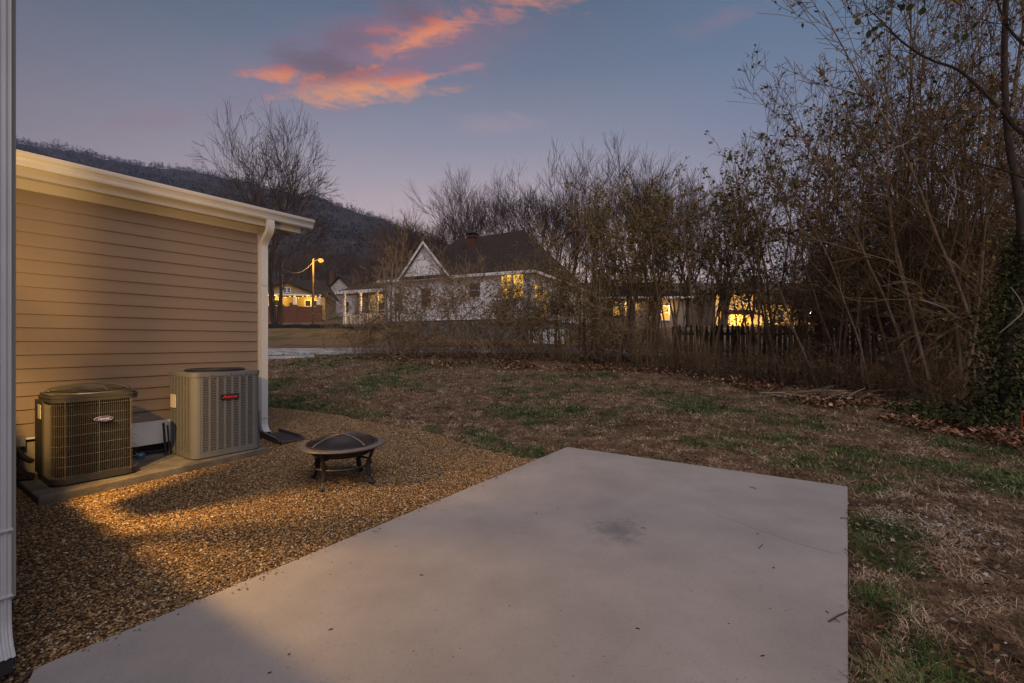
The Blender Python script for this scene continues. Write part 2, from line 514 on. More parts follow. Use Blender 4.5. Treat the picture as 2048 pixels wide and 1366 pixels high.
def stones(x, y, r, flat=.6):
    n = len(x)
    base = np.array([(1, 0, 0), (0, 1, 0), (-1, 0, 0), (0, -1, 0), (0, 0, 1), (0, 0, -1)], float)
    Vv = base[None]*(1+rng.uniform(-.32, .32, (n, 6, 1)))+rng.uniform(-.28, .28, (n, 6, 3))
    Vv *= np.stack([r*rng.uniform(.9, 1.5, n), r*rng.uniform(.65, 1.0, n), r*flat*rng.uniform(.7, 1.1, n)], -1)[:, None]
    t = rng.uniform(0, 6.28, n); c, s = np.cos(t)[:, None], np.sin(t)[:, None]
    vx = Vv[..., 0]*c-Vv[..., 1]*s; vy = Vv[..., 0]*s+Vv[..., 1]*c
    tl = rng.uniform(-.5, .5, (n, 1)); vz = Vv[..., 2]+vx*tl
    zz = GZ(x, y)+.006+.02*(fbm(x*1.3, y*1.3, 3)-.5)+rng.uniform(0, .008, n)
    V_ = np.stack([vx+x[:, None], vy+y[:, None], vz+zz[:, None]], -1).reshape(-1, 3)
    tri = np.array([(0, 1, 4), (1, 2, 4), (2, 3, 4), (3, 0, 4), (0, 2, 5)])     # the underside lies in the bed
    return V_, (np.arange(n)[:, None, None]*6+tri[None]).reshape(-1, 3)


M_pea = island_ramp('pea_gravel', [(0, (.10, .05, .022)), (.16, (.24, .128, .048)), (.34, (.36, .205, .078)), (.52, (.16, .085, .036)), (.66, (.44, .28, .13)), (.80, (.14, .095, .055)), (.89, (.56, .42, .26)), (.95, (.27, .20, .13)), (.98, (.68, .58, .46))], .6, .35)
x, y = scatter(720000, GRAV, (-8.6, 1.1, 1.2, 10.6), (SLAB, HOUSE, PAD))
V_, T_ = stones(x, y, rng.uniform(.0042, .0098, len(x)))
tag(link('gravel', np_mesh('gravel', V_, T_, [M_pea])), kind='stuff')
print('gravel', len(x))

# concrete patio slab, worn edges
def slab_material():
    mt = material('patio_concrete', (.302, .266, .254), .75, col2=(.388, .345, .328), scale=1.6, bump=.25, bscale=180, spec=.35, detail=10, dist=.004)
    n = mt.node_tree.nodes; l = mt.node_tree.links; b = n['Principled BSDF']
    src = b.inputs['Base Color'].links[0].from_socket
    co = n.new('ShaderNodeTexCoord').outputs['Object']
    def noise(sc, det=6, ro=.6):
        q_ = n.new('ShaderNodeTexNoise'); q_.inputs['Scale'].default_value = sc; q_.inputs['Detail'].default_value = det; q_.inputs['Roughness'].default_value = ro
        l.new(co, q_.inputs[0]); return q_.outputs[0]
    def mathn(op, a, c):
        q_ = n.new('ShaderNodeMath'); q_.operation = op
        for i, v in enumerate((a, c)):
            if isinstance(v, (int, float)): q_.inputs[i].default_value = v
            else: l.new(v, q_.inputs[i])
        return q_.outputs[0]
    def sm(v, lo, hi):
        q_ = n.new('ShaderNodeMapRange'); q_.interpolation_type = 'SMOOTHSTEP'; l.new(v, q_.inputs[0]); q_.inputs[1].default_value = lo; q_.inputs[2].default_value = hi; return q_.outputs[0]
    def mul(c, f, k):
        q_ = n.new('ShaderNodeMix'); q_.data_type = 'RGBA'; q_.blend_type = 'MULTIPLY'; l.new(f, q_.inputs[0]); l.new(c, q_.inputs[6]); q_.inputs[7].default_value = (*k, 1); return q_.outputs[2]
    # the grey stain
    st = ground_at(1228, 1060)
    xy = n.new('ShaderNodeSeparateXYZ'); l.new(co, xy.inputs[0])
    dx_ = mathn('DIVIDE', mathn('SUBTRACT', xy.outputs[0], st[0]*.98), .25); dy_ = mathn('DIVIDE', mathn('SUBTRACT', xy.outputs[1], st[1]*.98), .32)
    d_ = mathn('SQRT', mathn('ADD', mathn('MULTIPLY', dx_, dx_), mathn('MULTIPLY', dy_, dy_)), 0)
    d_ = mathn('ADD', mathn('SUBTRACT', 1.15, d_), mathn('MULTIPLY', mathn('SUBTRACT', noise(9, 8, .75), .5), 3.0))
    c = mul(src, sm(d_, 0.1, 1.1), (.60, .61, .62))
    c = mul(c, sm(noise(.9, 3), .55, .75), (.94, .93, .93))                 # damp cloudiness
    c = mul(c, sm(noise(38, 5, .75), .57, .68), (.76, .74, .74))              # aggregate specks
    c = mul(c, sm(noise(120, 3, .6), .60, .70), (.60, .58, .57))
    l.new(c, b.inputs['Base Color'])
    return mt


M_conc = slab_material()
pat = MB()
cx_ = sum(p_[0] for p_ in SLAB)/len(SLAB); cy_ = sum(p_[1] for p_ in SLAB)/len(SLAB)
top = [(x+(cx_-x)*.0035, y+(cy_-y)*.0035) for x, y in SLAB]; n_ = len(SLAB)
vs = [(x, y, 0.0) for x, y in top]+[(x, y, -.012) for x, y in SLAB]+[(x, y, -.13) for x, y in SLAB]
fs = [tuple(range(n_-1, -1, -1))]+[(k*n_+i, k*n_+(i+1) % n_, (k+1)*n_+(i+1) % n_, (k+1)*n_+i) for k in range(2) for i in range(n_)]
pat.add(vs, fs)
patio = pat.build('patio', M_conc); tag(patio, kind='structure')
bm_me = patio.data
import bmesh
bm = bmesh.new(); bm.from_mesh(bm_me); bmesh.ops.recalc_face_normals(bm, faces=bm.faces); bm.to_mesh(bm_me); bm.free()
M_crack = material('crack_dirt', (.16, .145, .135), .95)
def slab_pt(a, b):
    y_ = F*CZ/(b-683); return ((a-1024)/F*y_, y_)
def crack(pts, w):
    rr = random.Random(3); b = MB(); P_ = []
    for (a, c) in zip(pts[:-1], pts[1:]):
        p0 = slab_pt(*a); p1 = slab_pt(*c)
        for t in np.linspace(0, 1, 7)[:-1]: P_.append((p0[0]+(p1[0]-p0[0])*t+rr.uniform(-.008, .008), p0[1]+(p1[1]-p0[1])*t+rr.uniform(-.012, .012)))
    for (p0, p1) in zip(P_[:-1], P_[1:]):
        dd = Vector((p1[0]-p0[0], p1[1]-p0[1])); nn = Vector((-dd.y, dd.x)).normalized()*w*rr.uniform(.5, 1)
        b.add([(p0[0]-nn.x, p0[1]-nn.y, .0012), (p0[0]+nn.x, p0[1]+nn.y, .0012), (p1[0]+nn.x, p1[1]+nn.y, .0012), (p1[0]-nn.x, p1[1]-nn.y, .0012)], [(0, 3, 2, 1)])
    return b
crack([(1412, 1022), (1470, 1042), (1520, 1062), (1590, 1085), (1640, 1100), (1690, 1112)], .0017).build('crack', M_crack, patio)
crack([(1150, 945), (1172, 930), (1200, 915), (1215, 905)], .0015).build('crack', M_crack, patio)

# bits blown on to the slab
b = MB(); rr = random.Random(8)
for k in range(70):
    a_px = rr.uniform(500, 1680); b_px = 683+(rr.uniform(.30, 1))**1.2*683
    y_ = F*CZ/(b_px-683); x_ = (a_px-1024)/F*y_
    if not inside(SLAB, np.array([x_]), np.array([y_]))[0]: continue
    s_ = rr.choice([.002, .003, .003, .004, .007]); t = rr.uniform(0, 3.1); l_ = s_*rr.uniform(.8, 2.6)
    o0 = len(b.v); b.ball((0, 0, 0), 1, 6, .7); b.move(Matrix.Translation((x_, y_, s_*.3)) @ Matrix.Rotation(t, 4, 'Z') @ Matrix.Diagonal((l_, s_*.6, s_*.45, 1)), o0)
for (p0, p1, r_) in [((1658, 1245), (1694, 1226), .004), ((1662, 1240), (1680, 1247), .002), ((1518, 1098), (1526, 1090), .002), ((1500, 975), (1512, 979), .003), ((1282, 1057), (1292, 1059), .002), ((1680, 1037), (1697, 1040), .003), ((1690, 1098), (1698, 1112), .002)]:
    a, c = slab_pt(*p0), slab_pt(*p1); b.tube([(a[0], a[1], .005), ((a[0]+c[0])/2+.004, (a[1]+c[1])/2, .012), (c[0], c[1], .006)], r_, 5)
tag(b.build('leaf_debris', material('debris', (.045, .03, .022), .9, island=.6)), kind='stuff')

# stones kicked on to the slab along its gravel edge
ex = Vector(D_); ed = Vector(A_)-ex; en = Vector((ed.y, -ed.x)).normalized(); nS = 210
tt = rng.rand(nS); oo_ = np.abs(rng.normal(0, .055, nS))+.004
xs_ = ex.x+ed.x*tt+en.x*oo_; ys_ = ex.y+ed.y*tt+en.y*oo_
V_, T_ = stones(xs_, ys_, rng.uniform(.003, .0085, nS)); V_[:, 2] += .028
tag(link('spilled_gravel', np_mesh('spilled_gravel', V_, T_, [M_pea])), kind='stuff')
# blades, straw and leaves on the lawn
def lawn_points(n, rmin, rmax, a0, a1, pw=0.0):
    r = rmin*(rmax/rmin)**rng.rand(n); t = np.radians(rng.uniform(a0, a1, n)); x, y = r*np.sin(t), r*np.cos(t)
    k = ~(inside(SLAB, x, y) | inside(GRAV, x, y) | inside(HOUSE, x, y)); return x[k], y[k]


def blades(x, y, ln, w, up, z0):
    """bent two-quad blades: ln length, w width, up 0 flat .. 1 upright"""
    n = len(x); t = rng.uniform(0, 6.283, n); dx_, dy_ = np.cos(t), np.sin(t)
    px_, py_ = -dy_, dx_
    e1 = up*rng.uniform(.6, 1.2, n); h1 = np.clip(e1, 0, 1.4)
    P0 = np.stack([x, y, z0], -1)
    P1 = P0+np.stack([dx_*np.cos(h1), dy_*np.cos(h1), np.sin(h1)], -1)*(ln*.55)[:, None]
    h2 = h1-rng.uniform(.2, 1.0, n)
    P2 = P1+np.stack([dx_*np.cos(h2), dy_*np.cos(h2), np.sin(h2)], -1)*(ln*.45)[:, None]
    s_ = np.stack([px_, py_, np.zeros(n)], -1)*(w*.5)[:, None]
    V_ = np.stack([P0-s_, P0+s_, P1-s_*.8, P1+s_*.8, P2-s_*.2, P2+s_*.2], 1).reshape(-1, 3)
    q_ = np.array([(0, 1, 3, 2), (2, 3, 5, 4)])
    return V_, (np.arange(n)[:, None, None]*6+q_[None]).reshape(-1, 4)


def tinted(name, V_, Q_, per, cols, x, y, sc, seed):
    """blade mesh whose colour follows the tuft a blade belongs to (stored per blade)"""
    me_ = np_mesh(name, V_, Q_, [M_blade]); r_ = np.random.RandomState(seed); n = len(x)
    f = np.clip((fbm(x*sc+seed, y*sc, 3)-.5)*2.4+.5+r_.normal(0, .17, n), 0, 1); c0 = np.array([c[0] for c in cols]); cc_ = np.array([c[1] for c in cols])
    rgb = np.stack([np.interp(f, c0, cc_[:, k]) for k in range(3)]+[np.ones(n)], -1)
    at2 = me_.color_attributes.new('cover', 'FLOAT_COLOR', 'POINT'); at2.data.foreach_set('color', np.repeat(rgb, per, 0).astype(np.float32).ravel())
    return tag(link(name, me_), kind='stuff')


M_blade = bpy.data.materials.new('grass_blade'); M_blade.use_nodes = True
_b = M_blade.node_tree.nodes['Principled BSDF']; _a = M_blade.node_tree.nodes.new('ShaderNodeAttribute'); _a.attribute_name = 'cover'
M_blade.node_tree.links.new(_a.outputs['Color'], _b.inputs['Base Color']); _b.inputs['Roughness'].default_value = .8; _b.inputs['Specular IOR Level'].default_value = .2


def tufts(n, k, rmax, spread):
    x, y = lawn_points(n, 1.7, rmax, -33, 50); d = np.hypot(x, y)
    t = rng.uniform(0, 6.283, (len(x), k)); rr_ = spread*(1+d*.05)[:, None]*np.sqrt(rng.rand(len(x), k))
    return (x[:, None]+rr_*np.cos(t)).ravel(), (y[:, None]+rr_*np.sin(t)).ravel()


x, y = tufts(26000, 7, 24, .07)
k = ~(inside(SLAB, x, y) | inside(GRAV, x, y)); x, y = x[k], y[k]
d = np.hypot(x, y); g = green_f(x, y); lf = lit_f(x, y)
k = rng.rand(len(x)) > np.maximum(g*.75, lf*.55); x, y, d = x[k], y[k], d[k]
V_, Q_ = blades(x, y, rng.uniform(.03, .10, len(x))*(1+d*.03), np.maximum(.0035, .00095*d)*rng.uniform(.6, 1.4, len(x)), rng.uniform(.05, .75, len(x)), GZ(x, y)+.002)
tinted('dry_grass', V_, Q_, 6, [(0, (.055, .031, .018)), (.35, (.18, .105, .061)), (.7, (.34, .225, .14)), (1, (.54, .40, .28))], x, y, 6.0, 3)
x, y = tufts(30000, 8, 24, .06)
k = ~(inside(SLAB, x, y) | inside(GRAV, x, y)); x, y = x[k], y[k]
d = np.hypot(x, y); g = green_f(x, y)*(1-.6*lit_f(x, y)); k = rng.rand(len(x)) < g*.95+.02; x, y, d = x[k], y[k], d[k]
V_, Q_ = blades(x, y, rng.uniform(.03, .10, len(x))*(1+d*.02), np.maximum(.0045, .0010*d)*rng.uniform(.6, 1.4, len(x)), rng.uniform(.5, 1.2, len(x)), GZ(x, y)-.002)
tinted('green_grass', V_, Q_, 6, [(0, (.018, .032, .008)), (.4, (.05, .09, .022)), (.8, (.095, .14, .04)), (1, (.20, .20, .09))], x, y, 5.0, 8)


def leaf_bits(x, y, s_, z0, tilt=.5):
    n = len(x); t = rng.uniform(0, 6.283, n); c, s2 = np.cos(t), np.sin(t)
    base = np.array([(-1, 0), (0, -.55), (0, .55), (1, 0)], float)
    bend = rng.uniform(-.6, .6, n); sl = rng.uniform(-tilt, tilt, n); sl2 = rng.uniform(-tilt, tilt, n)
    Vv = np.zeros((n, 4, 3)); jx = base[None, :, 0]*(1+rng.uniform(-.25, .25, (n, 4))); jy = base[None, :, 1]*(1+rng.uniform(-.4, .4, (n, 4)))
    Vv[..., 0] = (jx*c[:, None]-jy*s2[:, None])*s_[:, None]; Vv[..., 1] = (jx*s2[:, None]+jy*c[:, None])*s_[:, None]
    Vv[..., 2] = (np.abs(jy)*bend[:, None]+jx*sl[:, None]+jy*sl2[:, None])*s_[:, None]
    Vv += np.stack([x, y, z0], -1)[:, None]
    V_ = Vv.reshape(-1, 3); tri = np.array([(0, 1, 2), (2, 1, 3)])
    return V_, (np.arange(n)[:, None, None]*4+tri[None]).reshape(-1, 3)


x, y = lawn_points(110000, 2.0, 26, -33, 50)
lf = lit_f(x, y); k = rng.rand(len(x)) < (.10+.9*lf); x, y = x[k], y[k]; d = np.hypot(x, y)
V_, T_ = leaf_bits(x, y, rng.uniform(.010, .028, len(x))*(.55+d*.075), GZ(x, y)+rng.uniform(.01, .05, len(x)), .7)
M_leaf = island_ramp('dead_leaves', [(0, (.05, .028, .016)), (.2, (.11, .055, .028)), (.42, (.17, .085, .04)), (.6, (.08, .05, .03)), (.75, (.24, .13, .07)), (.90, (.30, .20, .14)), (.97, (.42, .33, .26))], .8, .2)
tag(link('fallen_leaves', np_mesh('fallen_leaves', V_, T_, [M_leaf])), kind='stuff')
# the bank of leaf litter at the foot of the shrubs
x, y = lawn_points(90000, 6, 24, -20, 50); lf = lit_f(x, y); k = (rng.rand(len(x)) < lf) & (lf > .5); x, y = x[k], y[k]; d = np.hypot(x, y)
V_, T_ = leaf_bits(x, y, rng.uniform(.022, .05, len(x))*(1+d*.012), GZ(x, y)+rng.uniform(.01, .10, len(x)), .9)
M_bank = island_ramp('leaf_bank', [(0, (.07, .035, .02)), (.22, (.16, .072, .036)), (.45, (.25, .115, .055)), (.62, (.11, .062, .036)), (.78, (.33, .17, .09)), (.92, (.46, .30, .20)), (1, (.5, .38, .29))], .8, .2)
tag(link('leaf_litter', np_mesh('leaf_litter', V_, T_, [M_bank])), kind='stuff')
# pale stone chips worked into the turf right of the slab
q0 = ground_at(1870, 1050)
x = np.concatenate([rng.normal(q0[0], .28, 260), rng.uniform(2.2, 4.6, 240)]); y = np.concatenate([rng.normal(q0[1], .26, 260), rng.uniform(2.0, 4.6, 240)])
k = ~inside(SLAB, x, y); x, y = x[k], y[k]
V_, T_ = stones(x, y, rng.uniform(.007, .016, len(x)), .5)
tag(link('stone_chips_gravel', np_mesh('stone_chips', V_, T_, [island_ramp('stone_chips', [(0, (.18, .16, .15)), (.5, (.36, .33, .32)), (1, (.5, .48, .47))])])), kind='stuff')


def draped(name, pts, half, mat, lift, step=.7, kind='structure'):
    """A strip that follows the terrain along a polyline."""
    P_ = []
    for (a, c) in zip(pts[:-1], pts[1:]):
        n = max(1, int(math.dist(a, c)/step)); P_ += [tuple(a[i]+(c[i]-a[i])*k/n for i in (0, 1)) for k in range(n)]
    P_.append(tuple(pts[-1][:2])); b = MB(); m_ = 9
    for i, p_ in enumerate(P_):
        t = Vector(P_[min(i+1, len(P_)-1)])-Vector(P_[max(i-1, 0)]); nn = Vector((-t.y, t.x)).normalized()
        h_ = half if isinstance(half, (int, float)) else np.interp(i/(len(P_)-1), [0, 1], half)
        for j in range(m_):
            w = h_*(2*j/(m_-1)-1)*(1+.06*math.sin(i*1.7+j)); xx, yy = p_[0]+nn.x*w, p_[1]+nn.y*w
            b.v.append((xx, yy, float(GZ(xx, yy))+lift*(1 if 0 < j < m_-1 else -.6)))
    for i in range(len(P_)-1):
        for j in range(m_-1): b.f.append((i*m_+j, (i+1)*m_+j, (i+1)*m_+j+1, i*m_+j+1))
    return tag(b.build(name, mat, smooth=True), kind=kind)


M_drive = material('drive_gravel', (.15, .14, .135), .95, col2=(.46, .44, .45), scale=2.2, bump=.6, bscale=25, detail=9, dist=.03)
draped('driveway', [(-22, 22.0), (-14, 21.6), (-9, 22.3), (-4, 22.6), (2, 22.4), (9, 20.5), (16, 19)], (1.7, 1.15), M_drive, .05)
draped('driveway_spur', [(-20, 18.3), (-12, 18.6), (-8.8, 20.2)], (1.0, .5), M_drive, .045)
M_asph = material('asphalt', (.05, .05, .055), .85, var=.25, scale=4, bump=.3, bscale=60)
draped('street', [(-70, 52), (-20, 50.5), (20, 50), (70, 49)], 3.4, M_asph, .06, 2)

# wooded mountain behind
rk = [(-400, 215), (-200, 240), (30, 285), (120, 303), (250, 326), (380, 347), (480, 368), (560, 385), (640, 405), (700, 422), (760, 443), (800, 458), (850, 478), (900, 503), (1000, 545), (1200, 600), (1500, 640), (2300, 652)]
kp = np.array([(a-1024)/F for a, _ in rk]); kq = np.array([(683-b_)/F for _, b_ in rk])
YD = 620.0
ps = np.linspace(kp[0], kp[-1], 170); ss = np.linspace(0, 1.25, 40)


def hill_pt(p_, s_):
    p_ = np.asarray(p_, float); s_ = np.asarray(s_, float)
    y_ = 150+(YD-150)*s_; q_ = np.interp(p_, kp, kq)
    zt = CZ+q_*YD; z0 = 12.0
    z_ = z0+(zt-z0)*np.where(s_ <= 1, np.clip(s_, 0, 1)**.92, 1-(s_-1)*1.2)
    z_ = z_+(fbm(p_*14+3, s_*9, 4)-.5)*34*np.clip(s_*1.6, 0, 1)*(s_ < .97)
    return p_*y_, y_, z_


PP, SS = np.meshgrid(ps, ss); hx, hy, hz = hill_pt(PP, SS)
V = np.stack([hx, hy, hz], -1).reshape(-1, 3); n1_, n2_ = PP.shape
i0, j0 = np.meshgrid(np.arange(n1_-1), np.arange(n2_-1), indexing='ij'); a_ = i0*n2_+j0
M_hill = material('mountain_woods', (.045, .040, .038), 1.0, col2=(.10, .085, .075), scale=.06, bump=1.0, bscale=.25, detail=10, dist=4, spec=0)
tag(link('mountain', np_mesh('mountain', V, np.stack([a_, a_+1, a_+n2_+1, a_+n2_], -1).reshape(-1, 4), [M_hill], smooth=True)), kind='structure')
# the leafless forest on it: ragged crowns of small faces
nT = 7500
tp = rng.uniform(-1.25, .25, nT); ts = np.concatenate([rng.uniform(.0, 1, nT-1400), rng.uniform(.955, 1.003, 1400)])
hx, hy, hz = hill_pt(tp, ts); th = rng.uniform(4, 9, nT)*np.where(rng.rand(nT) < .12, 1.35, 1)*np.where(ts > .95, .8, 1)
con = rng.rand(nT) < .22; K = 26
u = rng.rand(nT, K); rr_ = np.where(con[:, None], (1-u)*.24, .42*np.sqrt(np.clip(1-(2*u-1.0)**2, 0, 1)))*th[:, None]*rng.uniform(.5, 1.05, (nT, K))
an = rng.uniform(0, 6.283, (nT, K))
C = np.stack([hx[:, None]+rr_*np.cos(an), hy[:, None]+rr_*np.sin(an), hz[:, None]+th[:, None]*(.12+.88*u)], -1).reshape(-1, 1, 3)
sz = (np.repeat(th, K)*rng.uniform(.05, .13, nT*K))[:, None, None]
V = (C+rng.uniform(-1, 1, (nT*K, 3, 3))*sz).reshape(-1, 3)
tag(link('mountain_forest', np_mesh('mountain_forest', V, np.arange(len(V)).reshape(-1, 3), [island_ramp('far_trees', [(0, (.025, .026, .026)), (.5, (.065, .054, .048)), (1, (.12, .095, .082))], 1, 0)])), kind='stuff')

# ------------------------------------------------------------------ the house with its wing (local x runs along the wing wall, local y away from the patio)
M_side = material('siding_paint', (.188, .144, .114), .6, var=.05, scale=2.0, bump=.12, bscale=40, spec=.3, stretch=(.4, 1, 6), dist=.004)
M_trim = material('trim_paint', (.40, .37, .33), .5, var=.04, scale=2, spec=.35)
M_white = material('gutter_white', (.50, .50, .52), .42, var=.05, scale=3, bump=.05, bscale=20, spec=.45)
M_found = material('foundation_block', (.20, .185, .17), .9, var=.25, scale=6, bump=.5, bscale=40)
M_shing = material('shingles', (.055, .05, .048), .95, var=.4, scale=18, bump=.6, bscale=50)
M_dark = material('dark_metal', (.03, .028, .028), .5, spec=.4)
M_black = material('black_plastic', (.025, .02, .02), .55, var=.3, scale=20, bump=.2, bscale=50)

house = thing('house', 'beige lap sided house wing with white gutter, downspouts and cream trim beside the gravel', 'house', (0, 0, 0), PHI)
WV = 7.08; ZB = 0.427; EX = (3.07-ZB)/18
b = MB(); b.extr([(WV-.027, 0), (WV-.008, EX+.022), (WV-.001, EX+.022), (WV-.001, -.006), (WV-.020, -.006)], .43, 3.47)
bme = b.mesh('siding_board', M_side)
for i in range(18): link('siding_board', bme, house, (0, 0, ZB+i*EX))
b = MB(); b.box(.415, 3.58, WV, 11.8, .40, 3.16); b.box(-3, .40, 3.05, 11.8, .40, 3.16); b.box(-2.5, -2.2, -6, 3.0, .0, 3.3)  # last box: unseen rear wall added to darken the near slab
b.build('wall', M_side, house)
b = MB(); b.box(.45, 3.59, WV+.02, 11.7, -.2, .398); b.box(-2.9, .37, 3.08, 11.7, -.2, .398)
b.build('foundation', M_found, house)
b = MB(); b.box(.43, 3.472, WV-.026, WV+.01, ZB-.03, ZB-.006); b.build('drip_cap', M_white, house)
b = MB(); b.box(3.474, 3.60, WV-.032, WV-.002, ZB-.03, 3.185); b.box(3.582, 3.61, WV-.002, WV+.12, ZB-.03, 3.185); b.build('corner_board', M_trim, house)
b = MB(); b.box(.41, 3.474, WV-.040, WV-.0015, 3.072, 3.183); b.build('frieze_board', M_trim, house)
b = MB(); b.box(.20, 4.02, 6.892, 7.30, 3.185, 3.20); b.build('soffit', M_trim, house)
b = MB(); b.box(.20, 4.04, 6.866, 6.890, 3.165, 3.385); b.build('fascia', M_trim, house)
b = MB(); b.extr([(6.862, 3.395), (6.862, 3.262), (6.800, 3.258), (6.788, 3.275), (6.784, 3.305), (6.768, 3.335), (6.748, 3.352), (6.742, 3.372), (6.740, 3.396), (6.752, 3.400), (6.756, 3.388), (6.80, 3.380), (6.85, 3.380)], .10, 4.21)
b.build('gutter', M_white, house)
b = MB(); b.extr([(6.80, 3.402), (6.80, 3.422), (9.6, 4.12), (12.4, 3.422), (12.4, 3.40), (9.6, 4.09)], -.2, 4.05); b.add([(-1.75, -6.3, 3.3), (-1.75, 2.7, 3.3), (-7, 2.7, 5.6), (-7, -6.3, 5.6), (-1.75, -6.3, 3.34), (-1.75, 2.7, 3.34), (-7, 2.7, 5.64), (-7, -6.3, 5.64)], [(0, 1, 2, 3), (7, 6, 5, 4), (0, 4, 5, 1), (1, 5, 6, 2), (2, 6, 7, 3), (3, 7, 4, 0)]); b.extr([(2.75, 3.40), (2.75, 3.43), (7.2, 4.4), (12.4, 3.43), (12.4, 3.40), (7.2, 4.37)], -3.3, .62); b.build('roof', M_shing, house)  # the tilted slab is an unseen rear roof added to shade the patio
b = MB(); b.extr([(6.895, 3.205), (6.895, 3.398), (9.6, 4.085), (9.6, 3.89)], 4.022, 4.045); b.build('rake_board', M_trim, house)
b = MB(); b.box(.40, .42, 3.012, 3.12, .3, 3.3); b.box(.40, .425, 4.2, 7.06, .3, 3.3); b.build('corner_board', M_trim, house)


def downspout(path, cx0, w, t):
    nflt = 5; sec = []
    for i in range(nflt*4+1):
        s_ = -1+2*i/(nflt*4); ph = i % 4
        sec.append((s_*w/2, -t/2+(0.0 if ph in (0, 1) else .006)))
    sec += [(w/2, t/2), (-w/2, t/2)]; ns = len(sec)
    b = MB(); P_ = [Vector(q_) for q_ in path]; k = len(P_)
    for i in range(k):
        d_ = (P_[min(i+1, k-1)]-P_[max(i-1, 0)]).normalized(); nn = Vector((-d_.y, d_.x))
        for (a, c) in sec: b.v.append((cx0+a, P_[i].x+nn.x*c, P_[i].y+nn.y*c))
    for i in range(k-1):
        for j in range(ns): b.f.append((i*ns+j, i*ns+(j+1) % ns, (i+1)*ns+(j+1) % ns, (i+1)*ns+j))
    return b


def curve(pts, n=6):
    """smooth path through points (Catmull-Rom)"""
    P_ = [Vector(q_) for q_ in pts]; o = []
    for i in range(len(P_)-1):
        a, b_, c, d_ = P_[max(i-1, 0)], P_[i], P_[i+1], P_[min(i+2, len(P_)-1)]
        for k in range(n):
            t = k/n; o.append(.5*((2*b_)+(c-a)*t+(2*a-5*b_+4*c-d_)*t*t+(3*b_-a-3*c+d_)*t**3))
    o.append(P_[-1]); return o


ds = downspout(curve([(6.815, 3.262), (6.815, 3.16), (6.85, 3.08), (6.955, 2.985), (7.005, 2.90), (7.005, 2.80)], 5)+[Vector((7.005, .26))]+curve([(7.005, .24), (6.995, .17), (6.95, .10), (6.885, .07)], 4), 3.535, .095, .068)
d1 = ds.build('downspout', M_white, house)
for z_ in (2.3, .30):
    b = MB(); b.box(3.484, 3.586, 6.966, 7.046, z_, z_+.006); b.build('joint', M_white, d1)
b = MB(); b.add([(3.495, 6.872, .045), (3.575, 6.872, .045), (3.575, 6.874, .092), (3.495, 6.874, .092)], [(0, 1, 2, 3)]); b.build('outlet', M_dark, d1)  # dark sheet across the mouth paints the shade inside the spout
ds = downspout([Vector((2.985, 3.4)), Vector((2.985, .34))]+curve([(2.985, .30), (2.975, .20), (2.93, .115), (2.865, .075)], 4), .345, .105, .075)
d2 = ds.build('downspout', M_white, house)
for z_ in (.62, .33):
    b = MB(); b.box(.288, .402, 2.941, 3.03, z_, z_+.008); b.build('joint', M_white, d2)
b = MB(); b.add([(.30, 2.852, .045), (.39, 2.852, .045), (.39, 2.855, .10), (.30, 2.855, .10)], [(0, 1, 2, 3)]); b.build('outlet', M_dark, d2)  # dark sheet here too paints the shade in the open mouth
# porch lantern on the wall just out of the frame: it throws the amber patches
ln = MB(); ln.box(.425, .445, 4.88, 5.02, 1.78, 2.14); ln.tube([(.445, 4.95, 2.12), (.51, 4.95, 2.16), (.56, 4.95, 2.13)], .008); ln.box(.505, .615, 4.895, 5.005, 1.80, 1.815)
ln.move(Matrix.Translation((0, 0, .0)))
lo = ln.build('wall_lantern', M_dark, house)
b = MB(); b.box(.426, .620, 4.58, 5.45, 1.765, 1.798); b.build('shadow_ledge', M_trim, house)  # unseen ledge added to keep lantern light off the near gravel
b = MB(); b.lathe([(.11, 2.105), (.10, 2.12), (.02, 2.18), (.001, 2.185)], 8); b.move(Matrix.Translation((.56, 4.95, 0))); b.build('cap', M_dark, lo)
for an, hwid in ((4, .031), (57, .0060), (-48.7, .0066), (115, .012), (-110, .012), (180, .02)):
    b = MB(); b.box(.072, .080, -hwid, hwid, 1.81, 2.11); b.move(Matrix.Translation((.56, 4.95, 0)) @ Matrix.Rotation(math.radians(an), 4, 'Z')); b.build('bar', M_dark, lo)
b = MB(); b.tube([(.548, 5.025, 2.017), (.575, 5.025, 1.990), (.607, 5.025, 1.953)], .0036, 6); b.build('shadow_bar', M_dark, lo)  # unseen slanting bar added to cast a diagonal shadow on the siding
lamp((.56, 4.95, 2.005), 230, (1.0, .60, .22), .013, house)
sd_ = bpy.data.lights.new('lamp_light', 'SPOT'); sd_.energy = 330; sd_.color = (1.0, .56, .13); sd_.shadow_soft_size = .008; sd_.spot_size = math.radians(165); sd_.spot_blend = 1.0
link('lamp_light', sd_, house, (.56, 4.95, 2.003))

# ------------------------------------------------------------------ equipment pad and the two condensers
M_padc = material('pad_concrete', (.09, .075, .062), .9, col2=(.20, .175, .148), scale=5, bump=.6, bscale=50, detail=8)
b = MB(); b.prism([(.94, 5.77), (3.10, 6.03), (3.10, 6.95), (.94, 6.85)], -.10, .06)
pad = b.build('equipment_pad', M_padc, None, (0, 0, 0), (0, 0, PHI))
tag(pad, 'low rough concrete pad carrying the two air conditioning units', 'concrete pad')
bv = pad.modifiers.new('bevel', 'BEVEL'); bv.width = .012; bv.segments = 2


def rrect(hx, hy, r, n=6):
    o = []
    for (sx_, sy_, a0) in ((1, 1, 0), (-1, 1, 90), (-1, -1, 180), (1, -1, 270)):
        for k in range(n+1):
            a = math.radians(a0+90*k/n); o.append((sx_*(hx-r)+r*math.cos(a), sy_*(hy-r)+r*math.sin(a)))
    return o


